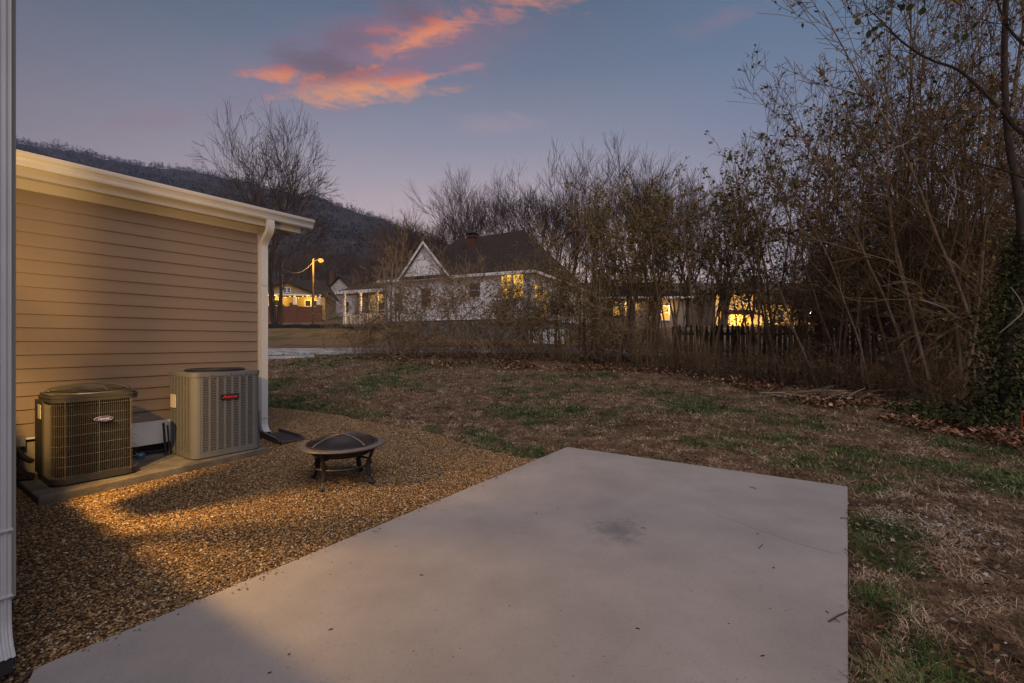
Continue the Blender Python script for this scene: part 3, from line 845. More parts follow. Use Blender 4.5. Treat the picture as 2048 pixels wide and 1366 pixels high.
def perim(poly, step):
    o = []; n = len(poly); acc = 0.0; nxt = 0.0
    for i in range(n):
        a, c = Vector(poly[i]), Vector(poly[(i+1) % n]); l_ = (c-a).length
        while nxt <= acc+l_ and l_ > 1e-6:
            o.append((a+(c-a)*((nxt-acc)/l_), (c-a).normalized())); nxt += step
        acc += l_
    return o


M_tan = material('condenser_tan', (.042, .040, .040), .5, var=.08, scale=6, spec=.4)
M_coil = material('coil_fins', (.010, .009, .009), .6, var=.4, scale=20, bump=.6, bscale=120, spec=.3)
M_wire = material('grille_wire', (.14, .125, .115), .5, spec=.4)
ac1 = thing('air_conditioner', 'tan wire grille condenser with domed top and blue oval badge on the pad', 'air conditioner', hw(1.405, 6.33, .06), PHI)
HX, HY, R_ = .335, .335, .13
b = MB(); b.prism(rrect(HX-.045, HY-.045, .10), .03, .80); b.build('coil', M_coil, ac1)
b = MB(); b.prism(rrect(HX+.004, HY+.004, R_), 0.015, .068); b.prism(rrect(HX-.03, HY-.03, R_), 0, .016); b.build('base_pan', M_tan, ac1, smooth=True)
b = MB(); b.prism(rrect(HX+.004, HY+.004, R_), .800, .838); b.prism(rrect(HX+.007, HY+.007, R_), .838, .850); b.prism(rrect(HX-.006, HY-.006, R_), .850, .872); b.build('top_cover', M_tan, ac1, smooth=True)
b = MB(); b.tube([(0, -.0045, .06), (0, -.0045, .80)], .0012, 4); wm = b.mesh('grille_wire', M_wire)
for pnt, t in perim(rrect(HX-.006, HY-.006, R_-.01), .0158):
    if t.y > .5 and pnt.x > .2: continue
    if pnt.y > .3: continue
    link('grille_wire', wm, ac1, (pnt.x, pnt.y, 0))
for k in range(8):
    z_ = .085+k*.0985; b = MB(); rp_ = rrect(HX+.003, HY+.003, R_); b.tube([(x_, y_, z_) for x_, y_ in rp_[15:]+rp_[:1]], .0017, 4); b.build('grille_hoop', M_wire, ac1)
for xx in (-.25, .0, .25):
    b = MB(); b.tube([(xx, -HY-.006, .06), (xx, -HY-.006, .805)], .0032, 6); b.build('grille_stay', M_wire, ac1)
b = MB(); b.box(-HX-.008, -HX+.03, .02, HY+.004, .06, .80); b.build('service_panel', M_tan, ac1)
b = MB(); b.box(-HX-.011, -HX-.008, .08, .20, .62, .76); b.build('rating_label', material('label_paper', (.55, .52, .47), .6), ac1)
# domed fan guard: rings and spokes
M_guard = material('fan_guard', (.08, .072, .066), .45, spec=.5)
gd = MB(); gd.lathe([(.335, .872), (.330, .885), (.318, .885)], 40); fg = gd.build('fan_guard', M_guard, ac1)
dome = lambda r: .872+.072*math.sqrt(max(0, 1-(r/.335)**2))+.008
for r in np.linspace(.035, .325, 17):
    b = MB(); b.tube([(r*math.cos(a), r*math.sin(a), dome(r)) for a in np.linspace(0, 2*math.pi, 33)[:-1]], .0028, 4, closed=True); b.build('guard_ring', M_guard, fg)
for k in range(8):
    a = k*math.pi/4+.2; b = MB(); b.tube([(r*math.cos(a), r*math.sin(a), dome(r)+.003) for r in np.linspace(.02, .33, 9)], .004, 5); b.build('guard_spoke', M_guard, fg)
b = MB(); b.lathe([(.001, .955), (.07, .952), (.075, .94)], 20); b.build('hub', M_guard, fg)
b = MB(); b.prism(rrect(HX-.04, HY-.04, .06), .862, .8735); b.build('fan_opening_shade', M_coil, ac1)  # dark plate: shade of the opening put into the colour
M_blue = material('badge_blue', (.05, .05, .26), .35, spec=.5)
M_lett = material('badge_white', (.72, .72, .76), .4)
M_red = material('badge_red', (.62, .04, .035), .4)
b = MB(); b.lathe([(.001, .012), (.93, .012), (1.0, .006), (1.0, 0)], 36)
b.move(Matrix.Translation((.03, -HY-.010, .615)) @ Matrix.Rotation(math.pi/2, 4, 'X') @ Matrix.Diagonal((.077, .027, 1, 1)))
bd = b.build('badge', M_blue, ac1, smooth=True)
b = MB(); o0 = 0; b.tube([(.03+.072*math.cos(a), -HY-.0215, .615+.0235*math.sin(a)) for a in np.linspace(0, 2*math.pi, 41)[:-1]], .0014, 4, closed=True); b.build('badge_border', M_lett, bd)
text('Carrier', .031, M_lett, parent=bd, mw=Matrix.Translation((.03, -HY-.0225, .6155)) @ Matrix.Rotation(math.pi/2, 4, 'X'), shear=.28, bold=.0003)

M_grey = material('condenser_grey', (.15, .152, .162), .5, var=.06, scale=4, spec=.4)
M_slat = material('louvre_paint', (.145, .147, .157), .5, spec=.4)
ac2 = thing('air_conditioner', 'tall grey louvred condenser with red lettering on a black badge by the downspout', 'air conditioner', hw(2.635, 6.42, .06), PHI)
HX, HY, R_, HT = .385, .365, .075, 1.02
b = MB(); b.prism(rrect(HX-.028, HY-.028, .05), .03, HT-.05); b.build('coil', M_coil, ac2)
b = MB(); b.prism(rrect(HX+.004, HY+.004, R_), .012, .05); b.prism(rrect(HX-.04, HY-.04, .05), 0, .013); b.build('base_pan', M_grey, ac2, smooth=True)
b = MB(); b.prism(rrect(HX+.008, HY+.008, R_), HT-.05, HT-.012); b.prism(rrect(HX+.003, HY+.003, R_), HT-.012, HT)
b.build('top_cover', M_grey, ac2, smooth=True)
b = MB(); b.lathe([(.33, 0), (.325, .012), (.001, .016)], 40)
b.move(Matrix.Translation((0, 0, HT+.001))); tg = b.build('fan_guard', M_coil, ac2)  # dark disc under the rings paints the shade of the recess
for r in np.linspace(.04, .32, 12):
    b = MB(); b.tube([(r*math.cos(a), r*math.sin(a), HT+.022) for a in np.linspace(0, 2*math.pi, 33)[:-1]], .003, 4, closed=True); b.build('guard_ring', M_dark, tg)
# corner posts and rails
for (sx_, sy_) in ((-1, -1), (1, -1), (-1, 1), (1, 1)):
    n = 6; a0 = {(1, 1): 0, (-1, 1): 90, (-1, -1): 180, (1, -1): 270}[(sx_, sy_)]
    arc = [(sx_*(HX-R_)+R_*math.cos(math.radians(a0+90*k/n)), sy_*(HY-R_)+R_*math.sin(math.radians(a0+90*k/n))) for k in range(n+1)]
    inn = [(sx_*(HX-R_)+(R_-.02)*math.cos(math.radians(a0+90*k/n)), sy_*(HY-R_)+(R_-.02)*math.sin(math.radians(a0+90*k/n))) for k in range(n, -1, -1)]
    b = MB(); b.prism(arc+inn, .05, HT-.05); b.build('corner_post', M_grey, ac2, smooth=True)


def louvre_stack(w, nsl=43):
    b = MB(); z0, z1 = .075, HT-.068
    st = (z1-z0)/nsl
    for k in range(nsl):
        z_ = z0+k*st
        b.add([(-w/2, -.002, z_), (w/2, -.002, z_), (w/2, -.002, z_+st*.46), (-w/2, -.002, z_+st*.46), (-w/2, .016, z_+st*.62), (w/2, .016, z_+st*.62)], [(0, 1, 2, 3), (3, 2, 5, 4)])
    return b.mesh('louvre_column', M_slat)


def louvre_face(width, ncol, place):
    cw = width/ncol; me_ = louvre_stack(cw-.024)
    for k in range(ncol):
        o = link('louvre_column', me_, ac2); o.matrix_local = place @ Matrix.Translation((-width/2+cw*(k+.5), 0, 0))
    for k in range(ncol+1):
        b = MB(); b.box(-.013, .013, -.005, .018, .05, HT-.05)
        o = b.build('louvre_stile', M_grey, ac2); o.matrix_local = place @ Matrix.Translation((-width/2+cw*k, 0, 0))
    for (za, zb) in ((.0505, .075), (HT-.07, HT-.0505)):
        b = MB(); b.box(-width/2+.013, width/2-.013, -.003, .014, za, zb); o = b.build('louvre_rail', M_grey, ac2); o.matrix_local = place


louvre_face(2*(HX-R_)-.03, 7, Matrix.Translation((.0, -HY+.003, 0)))
louvre_face(2*(HY-R_)-.03, 6, Matrix.Translation((-HX+.003, 0, 0)) @ Matrix.Rotation(-math.pi/2, 4, 'Z'))
b = MB(); b.box(-.1, .1, -.012, 0, -.031, .031); bd = b.build('badge', M_black, ac2); bd.matrix_local = Matrix.Translation((.005, -HY-.004, .715))
text('Amana', .058, M_red, parent=bd, mw=Matrix.Translation((0, -.0135, -.001)) @ Matrix.Rotation(math.pi/2, 4, 'X'), shear=.22, bold=.0016)
b = MB(); b.box(-HX-.014, -HX-.003, .12, .26, .58, .74); b.build('rating_label', bpy.data.materials['label_paper'], ac2)
for xx in (-.18, .02, .2):
    b = MB(); b.ball((xx, -HY-.010, HT-.032), .006, 6); b.build('screw', M_dark, ac2)

# sloping board, insulated pipes and fittings by the wall
b = MB(); b.extr([(WV-.035, .425), (WV-.03, .437), (WV-.30, .205), (WV-.31, .195)], 1.56, 2.62); o = b.build('sloping_skirt_board', material('skirt_paint', (.42, .40, .39), .6, var=.08, scale=4), None, (0, 0, 0), (0, 0, PHI))
tag(o, 'pale sloping board leaning from the wall base between the two condensers', 'board')
pipes = thing('insulated_pipes', 'bundle of wrapped brown pipes running down beside the left condenser', 'pipes', hw(.93, 6.72, 0), PHI)
M_wrap = material('pipe_wrap', (.045, .03, .022), .9, var=.5, scale=20, bump=1.0, bscale=30, dist=.02)
for k, pp in enumerate([[(-.03, .30, .40), (-.03, .18, .40), (.0, .10, .33), (.02, .06, .18), (.06, .02, .10), (.10, -.1, .09)], [(.05, .30, .33), (.05, .14, .30), (.07, .02, .26), (.1, -.1, .24)], [(-.08, .28, .22), (-.08, .1, .15), (-.02, -.06, .09), (.10, -.18, .085)]]):
    b = MB(); b.tube(curve(pp, 5), [.034, .026, .022][k], 8); b.build('pipe', M_wrap, pipes, smooth=True)
b = MB(); b.box(.035, .115, .27, .34, .34, .45); b.build('junction_box', M_grey, pipes)
b = MB(); b.ball((-.02, .26, .41), .05, 8, .7); b.build('foam_plug', M_wrap, pipes)
b = MB(); b.tube(curve([(1.80, 6.62, .34), (1.83, 6.66, .20), (1.95, 6.78, .12), (2.2, 6.80, .10), (2.28, 6.62, .20)], 6), .012, 6)
tag(b.build('black_cable', M_black, None, (0, 0, 0), (0, 0, PHI)), 'thin black cable sagging behind the pad between the condensers', 'cable')
b = MB(); b.tube([(2.17, 6.62, .075), (2.17, 6.70, .45)], .014, 6); b.tube([(2.20, 6.60, .075), (2.21, 6.69, .42)], .010, 6)
tag(b.build('conduit', M_black, None, (0, 0, 0), (0, 0, PHI)), 'dark conduit rising along the left back edge of the grey condenser', 'conduit')
b = MB(); b.lathe([(.02, 0), (.045, .008), (.05, .04), (.035, .06), (.012, .065), (.001, .066)], 14)
tag(b.build('blue_cap', material('blue_plastic', (.05, .13, .26), .3, spec=.6), None, hw(1.95, 6.72, .06), smooth=True), 'small blue plastic cap lying under the sloping board', 'cap')


def splash_block(loc, rz, label, s=1.0):
    t = thing('splash_block', label, 'splash block', loc, rz)
    b = MB(); b.add([(-.13, 0, .05), (.13, 0, .05), (.17, .62, .012), (-.17, .62, .012), (-.13, 0, 0), (.13, 0, 0), (.17, .62, -.01), (-.17, .62, -.01)], [(0, 1, 2, 3), (4, 7, 6, 5), (3, 2, 6, 7), (0, 4, 5, 1)])
    b.build('tray', M_spl, t)
    for sx_ in (-1, 1):
        b = MB(); b.add([(sx_*.125, -.01, 0), (sx_*.15, -.01, 0), (sx_*.15, -.01, .10), (sx_*.125, -.01, .10), (sx_*.165, .58, -.01), (sx_*.19, .58, -.01), (sx_*.19, .50, .065), (sx_*.165, .50, .065), (sx_*.165, .60, .02), (sx_*.19, .60, .02)],
                        [(0, 1, 2, 3), (3, 2, 6, 7), (7, 6, 9, 8), (8, 9, 5, 4), (1, 5, 9, 6, 2), (0, 3, 7, 8, 4)])
        b.build('side_wall', M_spl, t)
    for k in range(6):
        x_ = -.10+k*.04; b = MB(); b.tube([(x_, .03, .052), (x_*1.3, .60, .018)], .005, 4); b.build('rib', M_spl, t)
    t.scale = (s, s, s); return t


M_spl = material('splash_plastic', (.06, .045, .05), .5, var=.2, scale=8, spec=.4)
def hwr(u, v, z): return hw(u, v, z)
# the block's +y axis points away from the wall (local -v)
splash_block(hw(3.60, 6.93, .015), PHI+math.pi+.0, 'dark ribbed plastic splash block under the wing downspout outlet')
splash_block((-2.185, 2.02, -.05), math.pi+.12, 'dark brown splash block under the near white downspout at the slab corner', .42)

# ------------------------------------------------------------------ fire pit
M_pit = material('pit_iron', (.022, .018, .017), .5, var=.4, scale=12, bump=.2, bscale=50, spec=.5)
M_rim = material('pit_rim', (.065, .055, .062), .5, col2=(.12, .10, .11), scale=16, bump=.3, bscale=60, spec=.5, detail=8)
pc = (-1.78, 4.78); fp = thing('fire_pit', 'round steel fire pit with domed mesh spark screen standing on the gravel', 'fire pit', (pc[0], pc[1], -.012), .55)
RZ = .395
b = MB(); b.lathe([(.435, RZ-.012), (.440, RZ-.004), (.435, RZ+.004), (.385, RZ+.012), (.345, RZ+.006), (.342, RZ-.012), (.38, RZ-.010)], 56); b.build('rim', M_rim, fp, smooth=True)
b = MB(); b.lathe([(.343, RZ), (.325, RZ-.05), (.27, RZ-.095), (.16, RZ-.118), (.001, RZ-.125), (.16, RZ-.122), (.275, RZ-.102), (.333, RZ-.05), (.352, RZ-.006)], 48); bowl = b.build('bowl', M_pit, fp, smooth=True)
rr = random.Random(4)
for k in range(7):
    b = MB(); a = rr.uniform(0, 3); x_, y_ = rr.uniform(-.16, .16), rr.uniform(-.2, .05); b.tube([(x_-.09*math.cos(a), y_-.09*math.sin(a), RZ-.10), (x_+.09*math.cos(a), y_+.09*math.sin(a), RZ-.09)], rr.uniform(.012, .022), 6); b.build('charred_stick', material('charred', (.06, .03, .022), .9), bowl)
b = MB(); b.lathe([(.345, RZ+.012), (.36, RZ+.015), (.345, RZ+.02)], 48); sc = b.build('screen_ring', M_pit, fp)
# spark screen: fine wire dome that one sees through
Ms = bpy.data.materials.new('spark_mesh'); Ms.use_nodes = True
n = Ms.node_tree.nodes; l = Ms.node_tree.links; bs = n['Principled BSDF']; bs.inputs['Base Color'].default_value = (.03, .032, .038, 1); bs.inputs['Roughness'].default_value = .5; bs.inputs['Alpha'].default_value = .30
dz_ = lambda r: RZ+.015+.082*(1-(r/.35)**2)**.8 if r < .35 else RZ+.015
b = MB(); b.lathe([(r, dz_(r)) for r in np.linspace(.349, .004, 14)], 48); b.build('spark_screen', Ms, fp, smooth=True)
M_strap = material('strap_steel', (.22, .20, .21), .35, metal=.6)
for k in range(2):
    a = k*math.pi/2+.45
    pts = [(r*math.cos(a), r*math.sin(a), dz_(abs(r))+.004) for r in np.linspace(-.352, .352, 25)]
    b = MB(); b.tube(pts, .010, 6, flat=.35); b.build('screen_strap', M_strap, fp)
b = MB(); b.tube([(.028*math.cos(a), 0, RZ+.128+.030*math.sin(a)) for a in np.linspace(0, 2*math.pi, 21)[:-1]], .004, 6, closed=True); b.build('lifting_ring', M_pit, fp)
b = MB(); b.tube([(.29*math.cos(a), .29*math.sin(a), .185) for a in np.linspace(0, 2*math.pi, 41)[:-1]], .012, 6, closed=True, flat=1.0); b.build('brace_ring', M_pit, fp)
for k in range(4):
    a = k*math.pi/2+math.pi/4-.0; c, s = math.cos(a), math.sin(a)
    prof = curve([(.37, RZ-.02), (.335, RZ-.09), (.298, .20), (.31, .09), (.345, .02)], 5)
    b = MB(); b.tube([(p_.x*c, p_.x*s, p_.y) for p_ in prof], [.027]*len(prof), 8, flat=.5); o = b.build('leg', M_pit, fp, smooth=True)
    b = MB(); b.ball((.35*c, .35*s, .016), .028, 8, .55); b.build('foot', M_pit, o)

# ------------------------------------------------------------------ buildings across the drive and the street
M_wsid = material('white_siding', (.86, .845, .86), .6, var=.07, scale=1.2, spec=.3)
M_wtrim = material('white_trim', (.75, .74, .74), .5)
M_roof1 = material('dark_shingles', (.052, .039, .033), .95, var=.55, scale=7, bump=1.0, bscale=11, stretch=(1, 1, 4), dist=.06, spec=.05)
M_brick = material('chimney_brick', (.095, .042, .028), .9, var=.4, scale=9, bump=.4, bscale=30)
M_blockf = material('painted_block', (.13, .13, .125), .9, var=.25, scale=3, bump=.4, bscale=12)
M_glassd = material('dark_pane', (.02, .022, .028), .08, spec=.6)
M_lit = emitter('lit_pane', (1.0, .53, .10), 1.7)
M_lit2 = emitter('dim_lit_pane', (1.0, .48, .08), 1.1)
M_bulb = emitter('bulb', (1.0, .50, .12), 2.6)
M_bulbw = emitter('white_bulb', (1.0, .86, .55), 60)


def lap_wall(b, p0, p1, z0, z1, e=.125, lap=.02, top=None):
    """sawtooth clapboards from p0 to p1 (outside on the right-hand side); top(t) clips to a gable."""
    p0 = Vector(p0); p1 = Vector(p1); d = (p1-p0); L_ = d.length; d /= L_; nn = Vector((d.y, -d.x))
    n = int(math.ceil((z1-z0)/e))
    for k in range(n):
        za, zb = z0+k*e, min(z0+(k+1)*e, z1)
        t0, t1 = (0, 1) if top is None else top(za)
        if t1 <= t0: continue
        u0, u1 = (0, 1) if top is None else top(zb)
        a = p0+d*L_*t0; c = p0+d*L_*t1; a2 = p0+d*L_*u0; c2 = p0+d*L_*u1
        b.add([(a.x+nn.x*lap, a.y+nn.y*lap, za), (c.x+nn.x*lap, c.y+nn.y*lap, za), (c2.x, c2.y, zb), (a2.x, a2.y, zb), (a.x, a.y, za), (c.x, c.y, za)], [(0, 1, 2, 3), (4, 5, 1, 0)])
    return b


def window(parent, p0, p1, z0, z1, pane, mull=1, off=.03):
    """framed window on a wall from p0 to p1 (outside on the right-hand side)"""
    p0 = Vector(p0); p1 = Vector(p1); L_ = (p1-p0).length; d = (p1-p0)/L_; nn = Vector((d.y, -d.x))
    M_ = Matrix(((d.x, -nn.x, 0, p0.x+nn.x*off), (d.y, -nn.y, 0, p0.y+nn.y*off), (0, 0, 1, 0), (0, 0, 0, 1)))
    b = MB(); f = .09
    b.box(-f, 0, -.03, .03, z0-f, z1+f); b.box(L_, L_+f, -.03, .03, z0-f, z1+f); b.box(0, L_, -.03, .03, z1, z1+f); b.box(-.02-f, L_+f+.02, -.06, .028, z0-f, z0)
    for k in range(1, mull): b.box(L_*k/mull-f*.7, L_*k/mull+f*.7, -.03, .03, z0, z1)
    b.box(0, L_, -.02, .02, (z0+z1)/2-.03, (z0+z1)/2+.03); b.move(M_)
    fr = b.build('window', M_wtrim, parent)
    for k in range(mull):
        b = MB(); b.box(L_*k/mull+.003, L_*(k+1)/mull-.003, -.004, .010, z0+.002, z1-.002); b.move(M_); b.build('pane', pane, fr)
    return fr


def slab_roof(quads, mat, name, parent, th=.12):
    b = MB()
    for q_ in quads:
        v = [Vector(x) for x in q_]; n = (v[1]-v[0]).cross(v[2]-v[0]).normalized()*th; k = len(v)
        b.add(v+[x-n for x in v], [tuple(range(k)), tuple(range(2*k-1, k-1, -1))]+[(i, i+k, (i+1) % k+k, (i+1) % k) for i in range(k)])
    return b.build(name, mat, parent)


# --- white clapboard house
wh = thing('white_house', 'white clapboard house with steep dark hipped roof, front gable and lit double window', 'house', (1.28, 30.6, 0), math.radians(-25))
b = MB(); lap_wall(b, (-12.5, 0), (0, 0), 3.03, 6.2); lap_wall(b, (0, 0), (0, 13), 3.03, 6.2); lap_wall(b, (-12.5, 13), (-12.5, 0), 3.03, 6.2); b.box(-12.46, -.04, .04, 12.9, 3.0, 6.2); b.build('wall', M_wsid, wh)
b = MB(); b.box(-12.4, -.08, .08, 12.9, .6, 3.02); b.build('foundation', M_blockf, wh)
E = 6.2; o = .42; RR_ = (-3.4, 6.5, 10.75); RL_ = (-9.6, 6.5, 10.55)
c0, c1, c2, c3 = (-12.5-o, -o, E), (o, -o, E), (o, 13+o, E), (-12.5-o, 13+o, E)
slab_roof([(c0, c1, RR_, RL_), (c1, c2, RR_), (c2, c3, RL_, RR_), (c3, c0, RL_)], M_roof1, 'roof', wh)
b = MB(); b.box(-12.5-o, o, -o-.03, -o+.04, E-.18, E+.01); b.box(o-.04, o+.03, -o+.05, 13+o, E-.18, E+.01); b.box(-12.5-o+.05, o-.05, -o+.05, 0.0, E-.16, E-.13); b.build('eave_board', M_wtrim, wh)
GX0, GX1, GP = -10.45, -6.4, 8.75; gm = (GX0+GX1)/2
b = MB(); lap_wall(b, (GX0, -.25), (GX1, -.25), 6.36, GP-.15, top=lambda z: ((z-6.36)/(GP-6.36)/2, 1-(z-6.36)/(GP-6.36)/2)); b.build('gable_wall', M_wsid, wh)
slab_roof([((GX0-.25, -.55, 6.15), (gm, -.55, GP+.05), (gm, 4.2, GP+.05), (GX0-.25, 4.2, 6.15)), ((gm, -.55, GP+.05), (GX1+.25, -.55, 6.15), (GX1+.25, 4.2, 6.15), (gm, 4.2, GP+.05))][::-1], M_roof1, 'gable_roof', wh, -.10)
b = MB()
for (xa, xb) in ((GX0-.25, gm), (GX1+.25, gm)):
    b.add([(xa, -.59, 6.05), (xa, -.59, 6.24), (xb, -.59, GP+.15), (xb, -.59, GP-.08), (xa, -.50, 6.05), (xa, -.50, 6.24), (xb, -.50, GP+.15), (xb, -.50, GP-.08)], [(0, 1, 2, 3), (7, 6, 5, 4), (0, 4, 5, 1), (1, 5, 6, 2), (2, 6, 7, 3), (3, 7, 4, 0)])
b.build('barge_board', M_wtrim, wh)
slab_roof([((GX0-.2, -.62, 6.18), (GX1+.2, -.62, 6.18), (GX1+.2, -.2, 6.42), (GX0-.2, -.2, 6.42))], M_roof1, 'pent_roof', wh, .06)
b = MB(); b.box(-7.12, -6.53, 3.66, 4.24, 8.0, 10.0); b.box(-7.19, -6.46, 3.60, 4.30, 9.9, 10.06); ch = b.build('chimney', M_brick, wh)
b = MB(); b.box(-7.25, -6.4, 3.55, 4.35, 10.18, 10.24)
for xx in (-7.2, -6.5): b.box(xx, xx+.05, 3.6, 3.65, 10.06, 10.18)
b.build('chimney_cap', M_dark, ch)
window(wh, (-2.18, 0), (-.55, 0), 4.4, 6.0, M_lit, 2)
window(wh, (-4.75, 0), (-3.9, 0), 4.6, 5.6, M_glassd); window(wh, (-8.95, 0), (-8.05, 0), 4.05, 5.45, M_glassd); window(wh, (-11.5, 0), (-10.7, 0), 3.8, 5.2, M_glassd)
window(wh, (0, .5), (0, 1.55), 4.4, 5.5, M_lit2); window(wh, (0, 5.6), (0, 6.5), 4.3, 5.7, M_glassd); window(wh, (0, 10.2), (0, 11.1), 4.3, 5.7, M_glassd)
b = MB(); b.box(.02, .10, 1.95, 2.85, 3.1, 5.0); b.build('door', M_lit2, wh)
b = MB(); b.box(-.16, -.06, -.11, -.03, 1.3, 6.1); b.build('downspout', M_white, wh)
# porch at the left end
b = MB(); b.box(-18, -12.52, 1.2, 6, 2.75, 2.95); b.build('porch_floor', M_blockf, wh)
slab_roof([((-18.5, .7, 5.75), (-12.3, .7, 5.75), (-12.3, 4.6, 7.3), (-15.5, 4.6, 7.3)), ((-18.5, 7, 5.75), (-18.5, .7, 5.75), (-15.5, 4.6, 7.3))], M_roof1, 'porch_roof', wh)
b = MB(); b.box(-18.5, -12.52, .66, .74, 5.50, 5.76); b.build('porch_beam', M_wtrim, wh)
for xx in (-18, -16.2, -14.4, -12.8):
    b = MB(); b.box(xx-.09, xx+.09, 1.2, 1.38, 2.95, 5.6); b.build('porch_post', M_wtrim, wh)
b = MB(); lap_wall(b, (-18.2, 4.5), (-12.51, 4.5), 2.95, 5.8); b.build('porch_back_wall', M_wsid, wh)
b = MB(); b.box(-18, -12.6, 1.22, 1.28, 3.75, 3.82)
for k in range(34): b.box(-17.95+k*.158, -17.91+k*.158, 1.23, 1.27, 2.96, 3.75)
b.build('porch_rail', M_wtrim, wh)
window(wh, (-17.2, 4.5), (-16.2, 4.5), 3.6, 5.0, M_glassd)
b = MB(); b.ball((-14.2, 2.6, 5.42), .07, 8); b.build('porch_bulb', M_bulb, wh)
lamp((-14.2, 2.6, 5.2), 420, (1, .55, .14), .12, wh)
b = MB(); b.tube([(.2, 12.6, 3.6), (2.4, 12.2, 2.4)], .07, 6); b.tube([(.2, 12.6, 3.1), (2.4, 12.2, 1.9)], .05, 6)
for k in range(9): b.tube([(.3+k*.25, 12.58-k*.045, 3.55-k*.136), (.3+k*.25, 12.58-k*.045, 2.6-k*.136)], .03, 4)
b.build('stair_rail', M_wtrim, wh)

# small white pickets in front of its corner
pk = thing('garden_fence', 'short run of low white pickets below the corner of the white house', 'fence', foot(1068, 26.5), 0)
bp = MB(); bp.box(-.045, .045, -.012, .012, .05, .85); bp.add([(-.045, -.012, .85), (.045, -.012, .85), (0, -.012, .92), (-.045, .012, .85), (.045, .012, .85), (0, .012, .92)], [(0, 1, 2), (5, 4, 3), (0, 2, 5, 3), (1, 4, 5, 2)]); pm = bp.mesh('picket', M_wtrim)
for k in range(13): link('picket', pm, pk, (k*.14, 0, 0))
b = MB(); b.box(-.06, 1.75, .014, .05, .2, .28); b.box(-.06, 1.75, .014, .05, .62, .70); b.build('rail', M_wtrim, pk)

# --- bungalow across the street with bulbs along the porch
M_tanw = material('bungalow_wall', (.34, .27, .15), .8, var=.1, scale=2)
M_bbrick = material('porch_brick', (.13, .055, .035), .9, var=.4, scale=6, bump=.4, bscale=20)
bg_ = thing('bungalow', 'brick bungalow across the street with glowing porch and broad low gable', 'house', (at(585, 600, 70)[0], 70, 0), math.radians(10))
b = MB(); b.box(-5.2, 4.2, 2.6, 11, 4.2, 8.7); b.build('wall', M_tanw, bg_)
b = MB(); b.box(-5.4, 4.2, -.2, .1, 3.9, 6.85); b.box(-5.4, 4.2, .1, 2.6, 3.9, 4.9); b.build('porch_wall', M_bbrick, bg_)
for xx in (-5.2, -1.6, .35, 3.9):
    b = MB(); b.box(xx-.38, xx+.38, -.32, .25, 3.9, 7.1); b.build('brick_pier', M_bbrick, bg_)
    b = MB(); b.add([(xx-.24, -.2, 7.1), (xx+.24, -.2, 7.1), (xx+.24, .16, 7.1), (xx-.24, .16, 7.1), (xx-.16, -.15, 8.5), (xx+.16, -.15, 8.5), (xx+.16, .1, 8.5), (xx-.16, .1, 8.5)], [(0, 1, 5, 4), (1, 2, 6, 5), (2, 3, 7, 6), (3, 0, 4, 7), (4, 5, 6, 7)]); b.build('porch_column', M_wtrim, bg_)
b = MB(); b.box(-5.4, 4.2, -.3, .2, 8.5, 8.75); b.build('porch_beam', M_wtrim, bg_)
b = MB(); b.add([(-4.6, -.31, 8.75), (3.2, -.31, 8.75), (-.7, -.31, 10.35)], [(0, 1, 2)]); b.build('gable_wall', M_tanw, bg_)
window(bg_, (-1.2, -.33), (-.2, -.33), 9.0, 9.6, M_glassd, 2)
slab_roof([((-5.3, -.9, 8.55), (-.7, -.9, 10.5), (-.7, 6, 10.5), (-5.3, 6, 8.55)), ((-.7, -.9, 10.5), (3.9, -.9, 8.55), (3.9, 6, 8.55), (-.7, 6, 10.5))], M_roof1, 'porch_roof', bg_, -.15)
slab_roof([((-6, 2, 8.6), (4.8, 2, 8.6), (3.4, 6.5, 11.8), (-5, 6.5, 11.8)), ((4.8, 2, 8.6), (4.8, 11.5, 8.6), (3.4, 6.5, 11.8))], M_roof1, 'roof', bg_)
window(bg_, (-4.2, 2.6), (-2.6, 2.6), 6.2, 8.0, M_glassd); window(bg_, (1.2, 2.6), (2.9, 2.6), 6.2, 8.0, M_glassd, 2)
b = MB(); b.box(-1.2, -.2, 2.55, 2.6, 5.0, 7.6); b.build('door', material('door_dark', (.06, .03, .02), .5), bg_)
lamp((-2.8, 1.2, 8.3), 300, (1, .58, .12), .2, bg_); lamp((2, 1.2, 8.3), 300, (1, .58, .12), .2, bg_)
sl = thing('string_lights', 'string of warm round bulbs hung along the bungalow porch eave', 'string lights', (bg_.location.x, 70, 0), math.radians(10))
bb = MB(); bb.ball((0, 0, 0), .095, 8); bme2 = bb.mesh('bulb', M_bulb)
pts = [(-5.2+k*.62, -.45, 8.28+.14*math.cos(k*2.2)) for k in range(16)]
for q_ in pts: link('bulb', bme2, sl, q_)
b = MB(); b.tube([(x_, y_, z_+.13) for x_, y_, z_ in pts], .02, 4); b.build('wire', M_black, sl)

# --- pale gabled cottage beside it
M_pale = material('pale_cottage', (.42, .39, .40), .7, var=.08, scale=2)
ct = thing('cottage', 'pale gabled cottage with grey roof standing right of the glowing bungalow', 'house', (at(676, 600, 84)[0], 84, 0), math.radians(-6))
b = MB(); lap_wall(b, (-3.4, 0), (3.6, 0), 5.2, 10.4, .2); b.box(-3.36, 3.5, .03, 9, 5.2, 10.4); b.build('wall', M_pale, ct)
b = MB(); lap_wall(b, (-2.4, -.2), (3.2, -.2), 10.4, 13.0, .2, top=lambda z: ((z-10.4)/2.7/2, 1-(z-10.4)/2.7/2)); b.build('gable_wall', M_pale, ct)
slab_roof([((-2.8, -.7, 10.2), (.4, -.7, 13.3), (.4, 5, 13.3), (-2.8, 5, 10.2)), ((.4, -.7, 13.3), (3.6, -.7, 10.2), (3.6, 5, 10.2), (.4, 5, 13.3))], M_roof1, 'gable_roof', ct, -.14)
